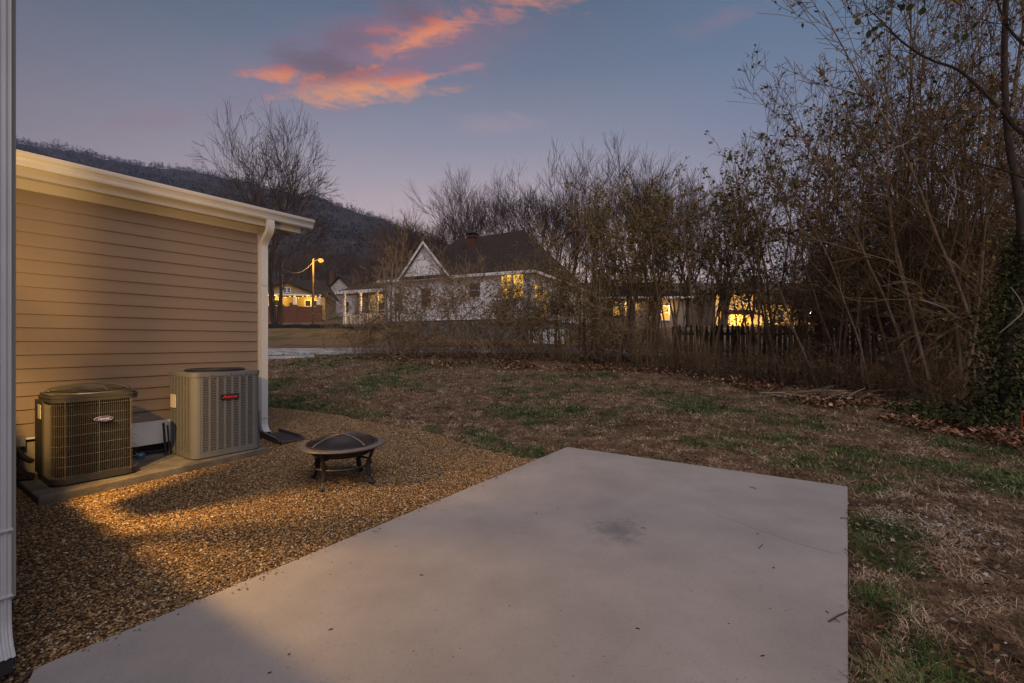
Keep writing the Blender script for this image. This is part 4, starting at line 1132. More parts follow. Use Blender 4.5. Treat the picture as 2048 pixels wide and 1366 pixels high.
slab_roof([((-4.6, -.6, 10.3), (4.4, -.6, 10.3), (2.5, 5, 14.4), (-2.5, 5, 14.4)), ((-4.6, 9.6, 10.3), (-4.6, -.6, 10.3), (-2.5, 5, 14.4)), ((4.4, -.6, 10.3), (4.4, 9.6, 10.3), (2.5, 5, 14.4))], M_roof1, 'roof', ct)
b = MB(); b.box(-3.0, -2.1, 2.5, 3.3, 12.0, 14.9); b.build('chimney', M_brick, ct)
window(ct, (-1.4, 0), (-.5, 0), 6.9, 8.8, M_glassd); window(ct, (1.2, 0), (2.1, 0), 6.9, 8.8, M_glassd)

# --- neighbour with lit windows behind the hedge
M_greyw = material('grey_wall', (.16, .145, .135), .8, var=.1, scale=2)
nb_ = thing('grey_house', 'low dark house with warm lit windows and porch lamps behind the hedge', 'house', (at(1268, 600, 47)[0], 47, 0), math.radians(-4))
b = MB(); b.box(-3.4, 5.2, 0, 9, 2.6, 6.1); b.build('wall', M_greyw, nb_)
slab_roof([((-4, -.6, 6.0), (5.8, -.6, 6.0), (2.6, 4.5, 8.0), (-2.6, 4.5, 8.0)), ((-4, 9.6, 6), (-4, -.6, 6.0), (-2.6, 4.5, 8.0)), ((5.8, -.6, 6.0), (5.8, 9.6, 6), (2.6, 4.5, 8.0))], M_roof1, 'roof', nb_)
b = MB(); b.box(-4, 5.8, -.64, -.58, 5.84, 6.02); b.build('eave_board', M_wtrim, nb_)
for (xa, xb, za, zb, pm_) in ((-2.15, -1.45, 4.2, 5.55, M_lit2), (-.85, -.1, 4.2, 5.55, M_lit), (1.7, 2.4, 3.7, 5.1, M_lit), (2.75, 3.5, 3.7, 5.1, M_lit2)): window(nb_, (xa, 0), (xb, 0), za, zb, pm_)
for (xx, zz) in ((-.3, 5.2), (3.3, 5.0)):
    b = MB(); b.ball((xx, -.25, zz), .09, 8); b.box(xx-.03, xx+.03, -.25, 0, zz+.08, zz+.12); b.build('porch_lamp', M_bulb, nb_); lamp((xx, -.45, zz-.15), 110, (1, .55, .14), .05, nb_)
b = MB(); b.box(-3.5, -2.8, 1.2, 1.9, 6.1, 9.2); b.build('chimney', M_brick, nb_)
b = MB(); b.box(3.6, 4.3, 3.0, 3.6, 6.5, 8.0); b.build('chimney', M_brick, nb_)

# --- house lit yellow by a floodlight, beyond the picket fence
M_cream = material('cream_wall', (.52, .44, .28), .8, var=.06, scale=2)
yh = thing('yellow_house', 'cream house washed in yellow floodlight beyond the picket fence', 'house', (at(1500, 600, 56)[0], 56, 0), math.radians(4))
b = MB(); b.box(-4.4, .4, 0, 8, 3.0, 7.4); b.box(.4, 8.6, 1.2, 8, 3.0, 6.1); b.build('wall', M_cream, yh)
slab_roof([((-4.8, -.4, 7.35), (.8, -.4, 7.35), (.8, 8, 8.2), (-4.8, 8, 8.2)), ((.6, .7, 6.9), (9.1, .7, 5.9), (9.1, 8, 5.9), (.6, 8, 6.9))], M_roof1, 'roof', yh, .15)
slab_roof([((-3.8, -2.0, 4.75), (.2, -2.0, 4.75), (.2, .0, 5.35), (-3.8, .0, 5.35))], M_roof1, 'porch_roof', yh)
for xx in (-3.6, 0):
    b = MB(); b.box(xx-.08, xx+.08, -1.9, -1.74, 3.0, 4.7); b.build('porch_post', M_wtrim, yh)
window(yh, (-.9, 0), (-.2, 0), 6.2, 7.0, M_glassd); window(yh, (-3.6, 0), (-2.9, 0), 6.0, 6.9, M_glassd); window(yh, (2.2, 1.2), (3.1, 1.2), 3.9, 5.4, M_lit2); window(yh, (4.4, 1.2), (5.2, 1.2), 3.9, 5.4, M_glassd)
lamp((1.2, -5.5, 4.1), 3200, (1, .50, .09), .25, yh); lamp((6.2, -3.0, 3.9), 1000, (1, .50, .09), .25, yh); lamp((-1.8, -1.0, 4.55), 260, (1, .58, .12), .2, yh)
sl2 = thing('string_lights', 'short string of orange bulbs under the small porch roof beyond the fence', 'string lights', (yh.location.x, 56, 0), math.radians(4))
pts = [(-3.6+k*.42, -2.05, 4.52) for k in range(10)]
for q_ in pts: link('bulb', bme2, sl2, q_)
b = MB(); b.tube([(x_, y_, z_+.12) for x_, y_, z_ in pts], .02, 4); b.build('wire', M_black, sl2)
yl = thing('yard_lamp', 'bright white lamp on a thin post behind the picket fence', 'lamp', foot(1623, 40))
b = MB(); b.tube([(0, 0, -.2), (0, 0, 1.25)], .05, 6); b.build('post', M_dark, yl)
b = MB(); b.ball((0, 0, 1.39), .15, 10); b.build('globe', M_bulbw, yl)
lamp((0, -.4, 1.39), 120, (1, .8, .5), .1, yl)

# --- street lamp, pole, wires, low wall
M_pole = material('pole_wood', (.07, .052, .034), .9, var=.35, scale=3, bump=.5, bscale=12, stretch=(4, 4, .5))
st = thing('street_lamp', 'lit orange street lamp on a wooden pole across the lawn', 'street lamp', foot(626, 50))
zt = at(626, 522, 50)[2]-st.location.z
b = MB(); b.tube([(0, 0, -.3), (0, 0, zt*.5), (0, 0, zt+.25)], [.13, .12, .09], 10); b.build('pole', M_pole, st, smooth=True)
b = MB(); b.tube([(0, 0, zt-.2), (.35, -.1, zt+.1), (.85, -.2, zt+.22)], .035, 6); b.build('arm', M_dark, st)
b = MB(); b.lathe([(.001, .14), (.10, .12), (.20, .02), (.19, 0)], 14); b.move(Matrix.Translation((.95, -.2, zt+.20))); b.build('lamp_head', M_dark, st)
b = MB(); b.ball((.95, -.2, zt+.02), .27, 14, .85); b.build('lamp_globe', emitter('sodium', (1.0, .44, .08), 2.0), st)
lamp((1.0, -.7, zt-.32), 2300, (1, .52, .10), .12, st)
up = thing('utility_pole', 'weathered wooden utility pole in front of the glowing bungalow', 'utility pole', foot(562, 45))
zt2 = at(562, 522, 45)[2]-up.location.z
b = MB(); b.tube([(0, 0, -.3), (0, 0, zt2)], [.17, .13], 10); b.build('pole', M_pole, up, smooth=True)
b = MB(); b.box(-.9, .9, -.06, .06, zt2-.7, zt2-.58); b.build('crossarm', M_pole, up)


def wire(p0, p1, sag, label, r=.012):
    P_ = [Vector(p0).lerp(Vector(p1), t)+Vector((0, 0, -sag*4*t*(1-t))) for t in np.linspace(0, 1, 15)]
    b = MB(); b.tube(P_, r, 4); return tag(b.build('power_line', M_wirem), label, 'cable')


M_wirem = material('power_line_metal', (.2, .19, .18), .5, metal=.3)
a_up = Vector(up.location)+Vector((0, 0, zt2-.55)); a_st = Vector(st.location)+Vector((0, 0, zt-.1))
wire(a_up, a_st, .9, 'power line sagging between the utility pole and the street lamp')
wire(a_st, (-36, 72, 12.5), .6, 'service line running from the street lamp pole to the bungalow roof')
wire(a_up+Vector((.7, 0, 0)), (-70, 60, 13), .8, 'power line leaving the utility pole towards the left')
lw = thing('low_wall', 'low dark stone wall along the top of the lawn below the bungalow', 'wall', (0, 0, 0))
M_dstone = material('dark_stone', (.022, .02, .019), .95, var=.5, scale=3, bump=.8, bscale=6, dist=.05)
rr = random.Random(2); x_ = -26.0
while x_ < -9:
    w = rr.uniform(.5, 1.1); b = MB(); y_ = 41+.02*x_; b.box(x_, x_+w-.03, y_-.25+rr.uniform(-.05, .05), y_+.25, 2.1, 2.98+rr.uniform(-.06, .06)); b.build('stone', M_dstone, lw); x_ += w

# --- picket fence behind the hedge
pf = thing('picket_fence', 'weathered wooden picket fence with pointed tops behind the hedge', 'fence', (0, 0, 0))
M_fence = material('fence_wood', (.075, .056, .042), .9, var=.35, scale=4, bump=.4, bscale=20, stretch=(6, 6, .6))
w = .068; b = MB()
prof = [(-w, .05), (w, .05), (w, 1.36), (w*.55, 1.40), (w*.8, 1.46), (0, 1.60), (-w*.8, 1.46), (-w*.55, 1.40), (-w, 1.36)]
k = len(prof); b.add([(x_, -.011, z_) for x_, z_ in prof]+[(x_, .011, z_) for x_, z_ in prof], [tuple(range(k)), tuple(range(2*k-1, k-1, -1))]+[(i, i+k, (i+1) % k+k, (i+1) % k) for i in range(k)])
pm = b.mesh('picket', M_fence); rr = random.Random(6)
FX0, FX1, FY = 6.2, 13.6, 17.3
zf = float(G(0, FY))-.02
n_pk = int((FX1-FX0)/.199)
for i in range(n_pk): link('picket', pm, pf, (FX0+i*.199, FY+.02*math.sin(i), zf+rr.uniform(-.03, .02)), (0, rr.uniform(-.02, .02), 0))
b = MB(); b.box(FX0-.1, FX1, FY+.032, FY+.075, zf+.30, zf+.40); b.build('rail', M_fence, pf)
b = MB(); b.box(FX0-.1, FX1, FY+.032, FY+.075, zf+1.17, zf+1.27); b.build('rail', M_fence, pf)
for xx in np.arange(FX0, FX1, 2.4):
    b = MB(); b.box(xx-.05, xx+.05, FY+.08, FY+.18, zf-.3, zf+1.5); b.build('post', M_fence, pf)

# ------------------------------------------------------------------ trees, shrubs, thicket
def bark(name, c, k=.35): return material(name, c, .95, var=k, scale=6, bump=.6, bscale=20, spec=.1, stretch=(3, 3, .8), dist=.02)


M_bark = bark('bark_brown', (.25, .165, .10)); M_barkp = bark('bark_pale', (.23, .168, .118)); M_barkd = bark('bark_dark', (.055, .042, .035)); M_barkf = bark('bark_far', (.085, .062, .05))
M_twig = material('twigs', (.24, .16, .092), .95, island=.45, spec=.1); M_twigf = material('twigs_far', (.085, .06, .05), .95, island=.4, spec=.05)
M_twigr = material('twigs_red', (.185, .122, .072), .95, island=.4, spec=.1)
M_olive = island_ramp('leaves_olive', [(0, (.075, .072, .02)), (.3, (.17, .14, .038)), (.55, (.26, .18, .045)), (.75, (.11, .125, .033)), (.9, (.30, .16, .046)), (1, (.26, .10, .038))], .7, .25)
M_brown = island_ramp('leaves_brown', [(0, (.07, .045, .02)), (.35, (.15, .09, .036)), (.65, (.19, .10, .04)), (.85, (.12, .10, .03)), (1, (.22, .09, .036))], .8, .2)
M_greenl = island_ramp('leaves_green', [(0, (.03, .03, .012)), (.5, (.045, .055, .02)), (.85, (.06, .07, .025)), (1, (.10, .09, .03))], .8, .12)
M_rust = island_ramp('leaves_rust', [(0, (.10, .04, .018)), (.5, (.17, .065, .03)), (1, (.22, .09, .04))], .8, .2)


def growb(r, S_, D, Ln, R0, n, wander, up, taper):
    B = len(S_); P = np.zeros((B, n, 3)); P[:, 0] = S_; D = D/np.linalg.norm(D, axis=1, keepdims=True)
    st = (Ln/(n-1))[:, None]
    for i in range(1, n):
        D = D+r.normal(0, wander, (B, 3)); D[:, 2] += up
        D /= np.linalg.norm(D, axis=1, keepdims=True); P[:, i] = P[:, i-1]+D*st
    return P, R0[:, None]*(1-(1-taper)*np.linspace(0, 1, n)[None]**.9)


def kids(r, P, R, Ln, k, f0, f1, ang, ratio, rr_, fall=.45):
    B, n, _ = P.shape; f = r.uniform(f0, f1, (B, k)) if fall else f0+(f1-f0)*np.sqrt(r.rand(B, k)); t = f*(n-1); i = np.minimum(t.astype(int), n-2); fr = (t-i)
    bi = np.arange(B)[:, None]
    S_ = P[bi, i]*(1-fr[..., None])+P[bi, i+1]*fr[..., None]; T = P[bi, i+1]-P[bi, i]; T /= np.linalg.norm(T, axis=-1, keepdims=True)
    rv = r.normal(0, 1, (B, k, 3)); rv -= (rv*T).sum(-1, keepdims=True)*T; rv /= np.linalg.norm(rv, axis=-1, keepdims=True)+1e-9
    a = np.radians(r.uniform(ang[0], ang[1], (B, k)))[..., None]; D = T*np.cos(a)+rv*np.sin(a)
    L2 = Ln[:, None]*r.uniform(ratio[0], ratio[1], (B, k))*(1-fall*f)
    R2 = (R[bi, i]*(1-fr)+R[bi, i+1]*fr)*rr_
    return S_.reshape(-1, 3), D.reshape(-1, 3), L2.ravel(), R2.ravel()


def tubes(P, R, s_):
    B, n, _ = P.shape
    T = np.empty_like(P); T[:, 1:-1] = P[:, 2:]-P[:, :-2]; T[:, 0] = P[:, 1]-P[:, 0]; T[:, -1] = P[:, -1]-P[:, -2]
    T /= np.linalg.norm(T, axis=-1, keepdims=True)+1e-9
    ref = np.where(np.abs(T[..., 2:3]) < .9, np.array([0, 0, 1.0]), np.array([1.0, 0, 0])); A = np.cross(T, ref); A /= np.linalg.norm(A, axis=-1, keepdims=True)+1e-9
    C = np.cross(T, A); an = np.arange(s_)*2*math.pi/s_
    V = P[:, :, None]+R[:, :, None, None]*(A[:, :, None]*np.cos(an)[:, None]+C[:, :, None]*np.sin(an)[:, None])
    base = (np.arange(B)*n*s_)[:, None, None]+(np.arange(n-1)*s_)[None, :, None]; j = np.arange(s_)[None, None]; j2 = (j+1) % s_
    Q = np.stack([base+j, base+j2, base+s_+j2, base+s_+j], -1)
    return V.reshape(-1, 3), Q.reshape(-1, 4)


def leaves(r, P, count, size, drop=.3):
    B, n, _ = P.shape; bi = r.randint(0, B, count); t = r.rand(count)*(n-1); i = np.minimum(t.astype(int), n-2); f = (t-i)[:, None]
    c = P[bi, i]*(1-f)+P[bi, i+1]*f; s_ = r.uniform(size[0], size[1], count)[:, None]
    a = r.normal(0, 1, (count, 3)); a[:, 2] -= drop; a /= np.linalg.norm(a, axis=1, keepdims=True); b_ = np.cross(a, r.normal(0, 1, (count, 3))); b_ /= np.linalg.norm(b_, axis=1, keepdims=True)
    V = np.stack([c, c+a*s_*.5+b_*s_*.34, c+a*s_*1.1, c+a*s_*.5-b_*s_*.34], 1).reshape(-1, 3)
    return V, np.arange(len(V)).reshape(-1, 4)


def make_plant(seed, stems, h, lean, r0, spread, levels, mats, leaf=None, rmin=.004, sides=6, wander=.06, up=.05, curve_up=0, fall=.45, taper=.25):
    """levels: list of (children, f0, f1, angles, length ratio, radius ratio, wander, up, points)"""
    r = np.random.RandomState(seed)
    an = 2.39996*np.arange(stems)+r.uniform(-.35, .35, stems)+seed; ln_ = np.radians(lean[0]+(lean[1]-lean[0])*r.permutation((np.arange(stems)+r.rand(stems))/stems)); rd = spread*np.sqrt(r.rand(stems))
    S_ = np.stack([rd*np.cos(an), rd*np.sin(an), np.full(stems, -.08)], -1)
    D = np.stack([np.sin(ln_)*np.cos(an), np.sin(ln_)*np.sin(an), np.cos(ln_)], -1)
    Ln = h*r.uniform(.65, 1.05, stems) if fall else h*r.uniform(.8, 1.2, stems); R0 = r0*r.uniform(.6, 1.15, stems)
    P, R = growb(r, S_, D, Ln, R0, 11, wander, up, taper)
    tv, tq = tubes(P, np.maximum(R, rmin), sides); cv_ = []; cq = []; off = 0; last = P; allP = []
    for li, (k, f0, f1, ang, ratio, rr_, wa, up_, n) in enumerate(levels):
        S_, D, Ln, R0 = kids(r, P, R, Ln, k, f0, f1, ang, ratio, rr_, fall)
        P, R = growb(r, S_, D, Ln, R0, n, wa, up_, .35 if fall else .68)
        v, q_ = tubes(P, np.maximum(R, rmin), 4 if li == 0 else 3); cv_.append(v); cq.append(q_+off); off += len(v); allP.append(P)
    mi = np.zeros(sum(len(q_) for q_ in cq), int)
    if leaf:
        v, q_ = leaves(r, allP[-1], leaf[0], leaf[1], leaf[2] if len(leaf) > 2 else .3); cv_.append(v); cq.append(q_+off); mi = np.concatenate([mi, np.ones(len(q_), int)])
    t = np_mesh('trunk', tv, tq, [mats[0]], smooth=True); c = np_mesh('crown', np.vstack(cv_), np.vstack(cq), mats[1:], mi)
    return t, c


def plant(name, meshes, label, cat, loc, rz=0, sc=1.0, group=None, tn='trunk', cn='crown'):
    t = thing(name, label, cat, loc, rz, group); t.scale = sc if isinstance(sc, tuple) else (sc, sc, sc)
    link(tn, meshes[0], t); link(cn, meshes[1], t); return t


prng = random.Random(21)
# species (each grown a few times with different seeds)

def split_plant(seed, stems, l0, lean, r0, spread, nlev, ang, ratio, wander, up, mats, leaf=None, rmin=.006, k=3, f0=.35, rr_=.66, sides=7):
    """crowns that fork again and again: every limb carries k shorter limbs, most of them near its tip"""
    lv = [(k, f0 if i else .5, 1.0, ang, ratio, rr_, wander, up, max(3, 7-i)) for i in range(nlev)]
    return make_plant(seed, stems, l0, lean, r0, spread, lv, mats, leaf, rmin, sides, wander*.6, up, fall=0, taper=.75)


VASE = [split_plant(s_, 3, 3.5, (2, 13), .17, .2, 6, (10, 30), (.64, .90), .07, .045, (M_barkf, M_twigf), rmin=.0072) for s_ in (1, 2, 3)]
BIG = split_plant(8, 4, 4.4, (3, 20), .19, .2, 6, (16, 42), (.64, .92), .075, .012, (M_barkd, M_twigf, M_brown), leaf=(300, (.10, .2), .8), rmin=.0115, k=3)
ARCH = [split_plant(s_, 8, 1.35, (8, 46), .024, .4, 5, (18, 52), (.55, .92), .14, -.01, (M_bark, M_twig, M_brown), leaf=(1500, (.045, .085)), rmin=.005) for s_ in (11, 12, 13)]
SAPL = [make_plant(s_, 5, 7.2, (1, 13), .050, .55, [(10, .30, .98, (20, 48), (.20, .42), .5, .09, .04, 6), (4, .25, 1, (20, 52), (.42, .78), .6, .13, .02, 4), (4, .2, 1, (20, 55), (.42, .8), .7, .15, .01, 3)], (M_bark, M_twig, M_olive), leaf=(1900, (.055, .12)), rmin=.0048, up=.02, wander=.045) for s_ in (21, 22, 23)]
THIN = [make_plant(s_, 4, 8.6, (2, 17), .046, .5, [(11, .22, .98, (14, 42), (.24, .46), .55, .09, .04, 7), (5, .25, 1, (18, 50), (.42, .75), .6, .13, .03, 4), (4, .2, 1, (20, 55), (.42, .8), .7, .15, .01, 3)], (M_barkp, M_twigr, M_olive), leaf=(600, (.05, .11)), rmin=.005, up=.02, wander=.05) for s_ in (31, 32, 33)]
BUSH = [split_plant(s_, 8, 1.5, (5, 34), .030, .6, 4, (18, 52), (.58, .95), .17, .015, (M_bark, M_twig, M_olive), leaf=(3000, (.05, .11)), rmin=.005, k=4) for s_ in (41, 42, 43)]
MYRT = make_plant(51, 6, 5.2, (1, 9), .060, .30, [(4, .62, .98, (12, 32), (.30, .48), .6, .07, .04, 7), (6, .2, 1, (15, 40), (.35, .6), .6, .09, .04, 5), (4, .2, 1, (15, 40), (.4, .7), .6, .09, .03, 3)], (bark('bark_smooth', (.30, .24, .19)), M_twig), rmin=.006, up=.03, wander=.025)
CANE = [make_plant(s_, 30, 2.1, (2, 30), .010, .8, [(4, .2, 1, (20, 60), (.25, .5), .7, .15, -.02, 5), (4, .2, 1, (25, 60), (.4, .7), .7, .14, -.02, 3)], (M_twigr, M_twigr, M_brown), leaf=(500, (.04, .08)), rmin=.004, up=-.05, wander=.09, sides=4) for s_ in (61, 62)]

# bare trees beyond the white house
for (a, y_, s_, v, lab) in [
    (800, 50, .86, 0, 'small bare vase shaped tree rising left of the white gable'), (848, 56, .90, 1, 'bare tree standing just behind the white gable peak'),
    (912, 54, 1.08, 2, 'bare tree above the left slope of the dark roof'), (962, 60, 1.22, 0, 'bare tree behind the brick chimney of the white house'),
    (1030, 56, 1.16, 1, 'wide bare tree spreading behind the roof ridge of the white house'), (1092, 52, 1.24, 2, 'tallest bare tree right of the roof ridge of the white house'),
    (1128, 58, 1.22, 0, 'thin bare tree behind the right hip of the white house'), (1196, 55, 1.08, 1, 'bare tree showing over the olive shrubs right of the white roof')]:
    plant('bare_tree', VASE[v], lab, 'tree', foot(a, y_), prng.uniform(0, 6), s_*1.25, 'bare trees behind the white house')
for k_, (a, y_, s_, v) in enumerate([(1262, 44, 1.12, 2), (1310, 46, 1.18, 0), (1378, 48, 1.05, 1), (1450, 46, 1.0, 2)]):
    plant('bare_tree', VASE[v], ORD[k_]+' bare tree from the left behind the leafy hedge right of the white house', 'tree', foot(a, y_), prng.uniform(0, 6), s_*1.2, 'bare trees behind the hedge')
plant('bare_tree', BIG, 'large spreading bare tree behind the wing roof and street lamp', 'tree', foot(551, 42), .6, (.80, .80, 1.22))
plant('bare_tree', VASE[1], 'bare tree whose twigs show over the gutter beside the white downspout', 'tree', foot(-60, 36), 1.0, .92)
for k_, (a, y_, s_, v) in enumerate(sorted([(600, 88, 1.0, 0), (655, 100, 1.1, 1), (705, 95, 1.0, 2), (735, 82, .9, 0), (765, 92, 1.0, 1), (690, 120, 1.2, 0), (620, 130, 1.3, 2), (745, 130, 1.2, 2), (800, 110, 1.1, 1), (845, 120, 1.1, 0), (560, 115, 1.2, 1), (880, 120, 1.0, 2)])):
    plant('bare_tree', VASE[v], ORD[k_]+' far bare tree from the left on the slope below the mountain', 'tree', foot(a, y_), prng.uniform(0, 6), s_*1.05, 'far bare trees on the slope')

# the hedge line across the back of the lawn
plant('multi_stem_tree', MYRT, 'slender tree with a few straight pale stems rising from the brushy clump', 'tree', foot(785, 20.6), .4, 1.15)
for (a, y_, s_, lab) in [(715, 21.3, .80, 'leaning brown shrub at the left end of the hedge by the driveway'), (756, 20.4, .50, 'low brushy shrub round the foot of the slender pale stemmed tree'), (822, 20.6, .52, 'low dark shrub just right of the slender pale stemmed tree'),
                         (872, 20.2, .95, 'arching brown shrub in front of the white gable'), (925, 19.9, 1.05, 'arching brown shrub under the brick chimney'), (975, 20.0, .86, 'arching brown shrub left of the lit double window'),
                         (1042, 19.6, .72, 'brown shrub directly below the lit double window')]:
    plant('arching_shrub', ARCH[prng.randrange(3)], lab, 'shrub', foot(a, y_), prng.uniform(0, 6), (s_, s_, s_*1.25), 'shrubs along the back of the lawn')
for (a, y_, s_, lab) in [(1096, 19.4, 1.0, 'olive leaved shrub at the right corner of the white house'), (1150, 19.0, 1.05, 'olive leaved shrub covering the right wall of the white house')]:
    plant('leafy_shrub', BUSH[prng.randrange(3)], lab, 'shrub', foot(a, y_), prng.uniform(0, 6), s_*.9, 'shrubs along the back of the lawn')
for k_, (a, y_, s_) in enumerate(sorted([(1120, 19.5, .80), (1180, 19.3, .92), (1215, 18.2, .98), (1252, 18.8, 1.05), (1290, 17.8, 1.03), (1325, 17.6, .98), (1362, 17.0, .98), (1400, 16.4, .92), (1436, 16.8, .86), (1500, 15.2, .98), (1545, 15.0, 1.06), (1590, 14.6, 1.12), (1630, 14.2, 1.15)])):
    plant('sapling', SAPL[prng.randrange(3)], ORD[k_]+' slim leafy sapling from the left between white house and picket fence', 'sapling', foot(a, y_), prng.uniform(0, 6), s_, 'saplings in the hedge')
for k_, (a, y_, s_) in enumerate(sorted([(1200, 18.4, .55), (1290, 18.2, .40)])):
    plant('leafy_shrub', BUSH[prng.randrange(3)], ORD[k_]+' low olive bush from the left in front of the picket fence', 'shrub', foot(a, y_), prng.uniform(0, 6), s_, 'bushes in front of the fence')
# the tall thicket on the right
for k_, (a, y_, s_) in enumerate(sorted([(1575, 13.8, .55), (1620, 13.5, .66), (1660, 12.6, .72), (1700, 13.0, .82), (1750, 11.4, .72), (1790, 12.0, .84), (1815, 11.6, .96), (1850, 10.8, 1.02), (1880, 12.5, 1.22), (1915, 10.2, 1.14), (1950, 11.5, 1.25), (2000, 10.0, 1.2), (2060, 9.8, 1.3), (1860, 15, 1.3), (1950, 15.5, 1.4), (1770, 15.5, 1.1)])):
    plant('thin_tree', THIN[prng.randrange(3)], ORD[k_]+' tall thin multi stemmed tree from the left in the right hand thicket', 'tree', foot(a, y_), prng.uniform(0, 6), s_, 'thin trees in the thicket')
for k_, (a, y_, s_) in enumerate(sorted([(1752, 13.8, 1.0), (1850, 12.9, 1.02), (1950, 12.2, 1.05), (2060, 11.2, 1.0), (1745, 18.4, 1.2), (1825, 17.4, 1.2), (1910, 16.4, 1.2), (2000, 15.4, 1.2)])):
    plant('thicket_bush', BUSH[prng.randrange(3)], ORD[k_]+' dense olive bush from the left in the right hand thicket', 'shrub', foot(a, y_), prng.uniform(0, 6), (s_, s_, s_*1.08), 'bushes in the thicket')
for k_, (a, y_) in enumerate(sorted([(735, 20.2), (850, 19.6), (910, 19.3), (1020, 19.0), (1075, 18.6), (1130, 18.2), (1180, 17.8), (1235, 17.2), (1285, 16.6), (1340, 16.0), (1390, 15.2), (1440, 14.6), (1490, 14.0), (1540, 13.2), (1590, 12.8), (1640, 12.2), (1700, 11.8), (1750, 11.3), (1800, 10.9), (1850, 10.6), (1900, 10.0), (1950, 9.4), (1500, 15.8), (1660, 14.4), (1360, 16.6), (1580, 15.2)])):
    plant('bramble', CANE[prng.randrange(2)], ORD[k_]+' bramble tangle from the left along the foot of the hedge', 'bramble', foot(a, y_), prng.uniform(0, 6), prng.uniform(.45, .65) if a > 1180 else prng.uniform(.35, .5), 'bramble tangles along the hedge', cn='crown')

# ivy covered tree at the right edge
iv = thing('ivy_tree', 'ivy smothered tree trunk leaning at the right edge of the thicket', 'tree', foot(2012, 8.3))
b = MB(); tp_ = curve([(.0, .0, -.1), (-.02, .0, .8), (.12, .05, 1.8), (.30, .05, 2.7), (.26, .0, 3.8), (.12, .1, 5.5), (.1, .1, 7.5), (.3, .1, 10)], 6); b.tube(tp_, [max(.04, .085-.006*p_.z) for p_ in tp_], 10); b.build('trunk', M_barkd, iv, smooth=True)
r = np.random.RandomState(77)
n = 6500; t = r.rand(n)**1.1; zz = t*3.4; an = r.uniform(0, 6.283, n); rad_ = (.16+.26*np.exp(-((zz-1.7)/.8)**2)+.30*np.exp(-(zz/.7)**2)+.22*vnoise(an*2.2, zz*2.0))*r.uniform(.2, 1.15, n)
xc = np.interp(zz, [p_.z for p_ in tp_], [p_.x for p_ in tp_]); c = np.stack([xc+rad_*np.cos(an), rad_*np.sin(an), zz], -1)
Pp = np.stack([c, c+.001], 1); v, q_ = leaves(r, Pp, 5200, (.04, .09), .6)
link('ivy', np_mesh('ivy', v, q_, [M_greenl]), iv)
v, q_ = leaves(r, np.stack([np.stack([r.uniform(-1.6, .9, 900), r.uniform(-.9, .9, 900), np.abs(r.normal(0, .14, 900))], -1)]*2, 1), 2600, (.05, .10), .2)
link('ground_ivy', np_mesh('ground_ivy', v, q_, [M_greenl]), iv)

# near tree just outside the frame: its limbs hang into the top right corner
nt_ = thing('near_tree', 'dark limbs with a few heart shaped leaves hanging into the top right corner', 'tree', (7.6, 4.6, -.03))
o = Vector((7.6, 4.6, -.03)); rel = lambda a, b_, y_: Vector(at(a, b_, y_))-o
b = MB(); b.tube(curve([(0, 0, -.1), (.05, .1, 1.5), (-.05, .2, 3.2), (-.1, .3, 5.5), (-.2, .2, 8)], 5), [.16]*12+[.10]*9, 10); b.build('trunk', M_barkd, nt_, smooth=True)
limbs = [([(2330, 420, 5.0), (2200, 350, 5.2), (2048, 267, 5.5), (2003, 220, 5.5), (1959, 176, 5.6), (1915, 139, 5.6), (1856, 117, 5.7), (1805, 84, 5.7), (1765, 44, 5.7), (1740, 22, 5.7)], .030),
         ([(2330, 250, 5.0), (2150, 160, 5.3), (2048, 88, 5.5), (2013, 48, 5.5), (1992, -10, 5.6), (1985, -80, 5.6)], .026),
         ([(2330, 500, 5.0), (2140, 400, 6), (2028, 348, 6.4), (1930, 318, 6.6), (1863, 282, 6.8), (1810, 268, 6.8)], .018),
         ([(2330, 120, 5.0), (2140, -20, 5.2), (1980, -90, 5.2), (1880, -40, 5.2), (1800, 5, 5.2), (1735, 32, 5.2)], .016)]
tw = []
for pts, r0 in limbs:
    P_ = curve([rel(*q_) for q_ in pts], 5); k = len(P_)
    b = MB(); b.tube(P_, [max(.005, r0*(1-.85*i/k)) for i in range(k)], 6); lb = b.build('limb', M_barkd, nt_, smooth=True)
    tw.append(np.array([tuple(x) for x in P_])[None])
bb_ = MB(); rr = random.Random(9)
for arr in tw:
    for _ in range(26):
        i = rr.randrange(8, arr.shape[1]-1); p0 = Vector(arr[0, i]); d = Vector((rr.uniform(-1, .6), rr.uniform(-.4, .4), rr.uniform(-.3, .9))).normalized(); L_ = rr.uniform(.15, .7)
        pp = [p0]
        for s_ in range(4): d = (d+Vector((rr.uniform(-.3, .3), rr.uniform(-.3, .3), rr.uniform(-.2, .3)))).normalized(); pp.append(pp[-1]+d*L_/4)
        bb_.tube(pp, [.005, .0045, .004, .0035, .003], 4)
tag(bb_.build('twigs', M_barkd, nt_), kind='stuff')
lfb = MB(); hl = [(0, 0), (.30, .22), (.42, .55), (.34, .85), (.12, 1.0), (0, .92), (-.12, 1.0), (-.34, .85), (-.42, .55), (-.30, .22)]
lfb.add([(x_, z_*-1+.0, .08*abs(x_)) for x_, z_ in hl], [(0, 1, 2, 3, 4, 5), (0, 5, 6, 7, 8, 9)])
lfm = [lfb.mesh('leaf', M_greenl), lfb.mesh('leaf', M_rust)]
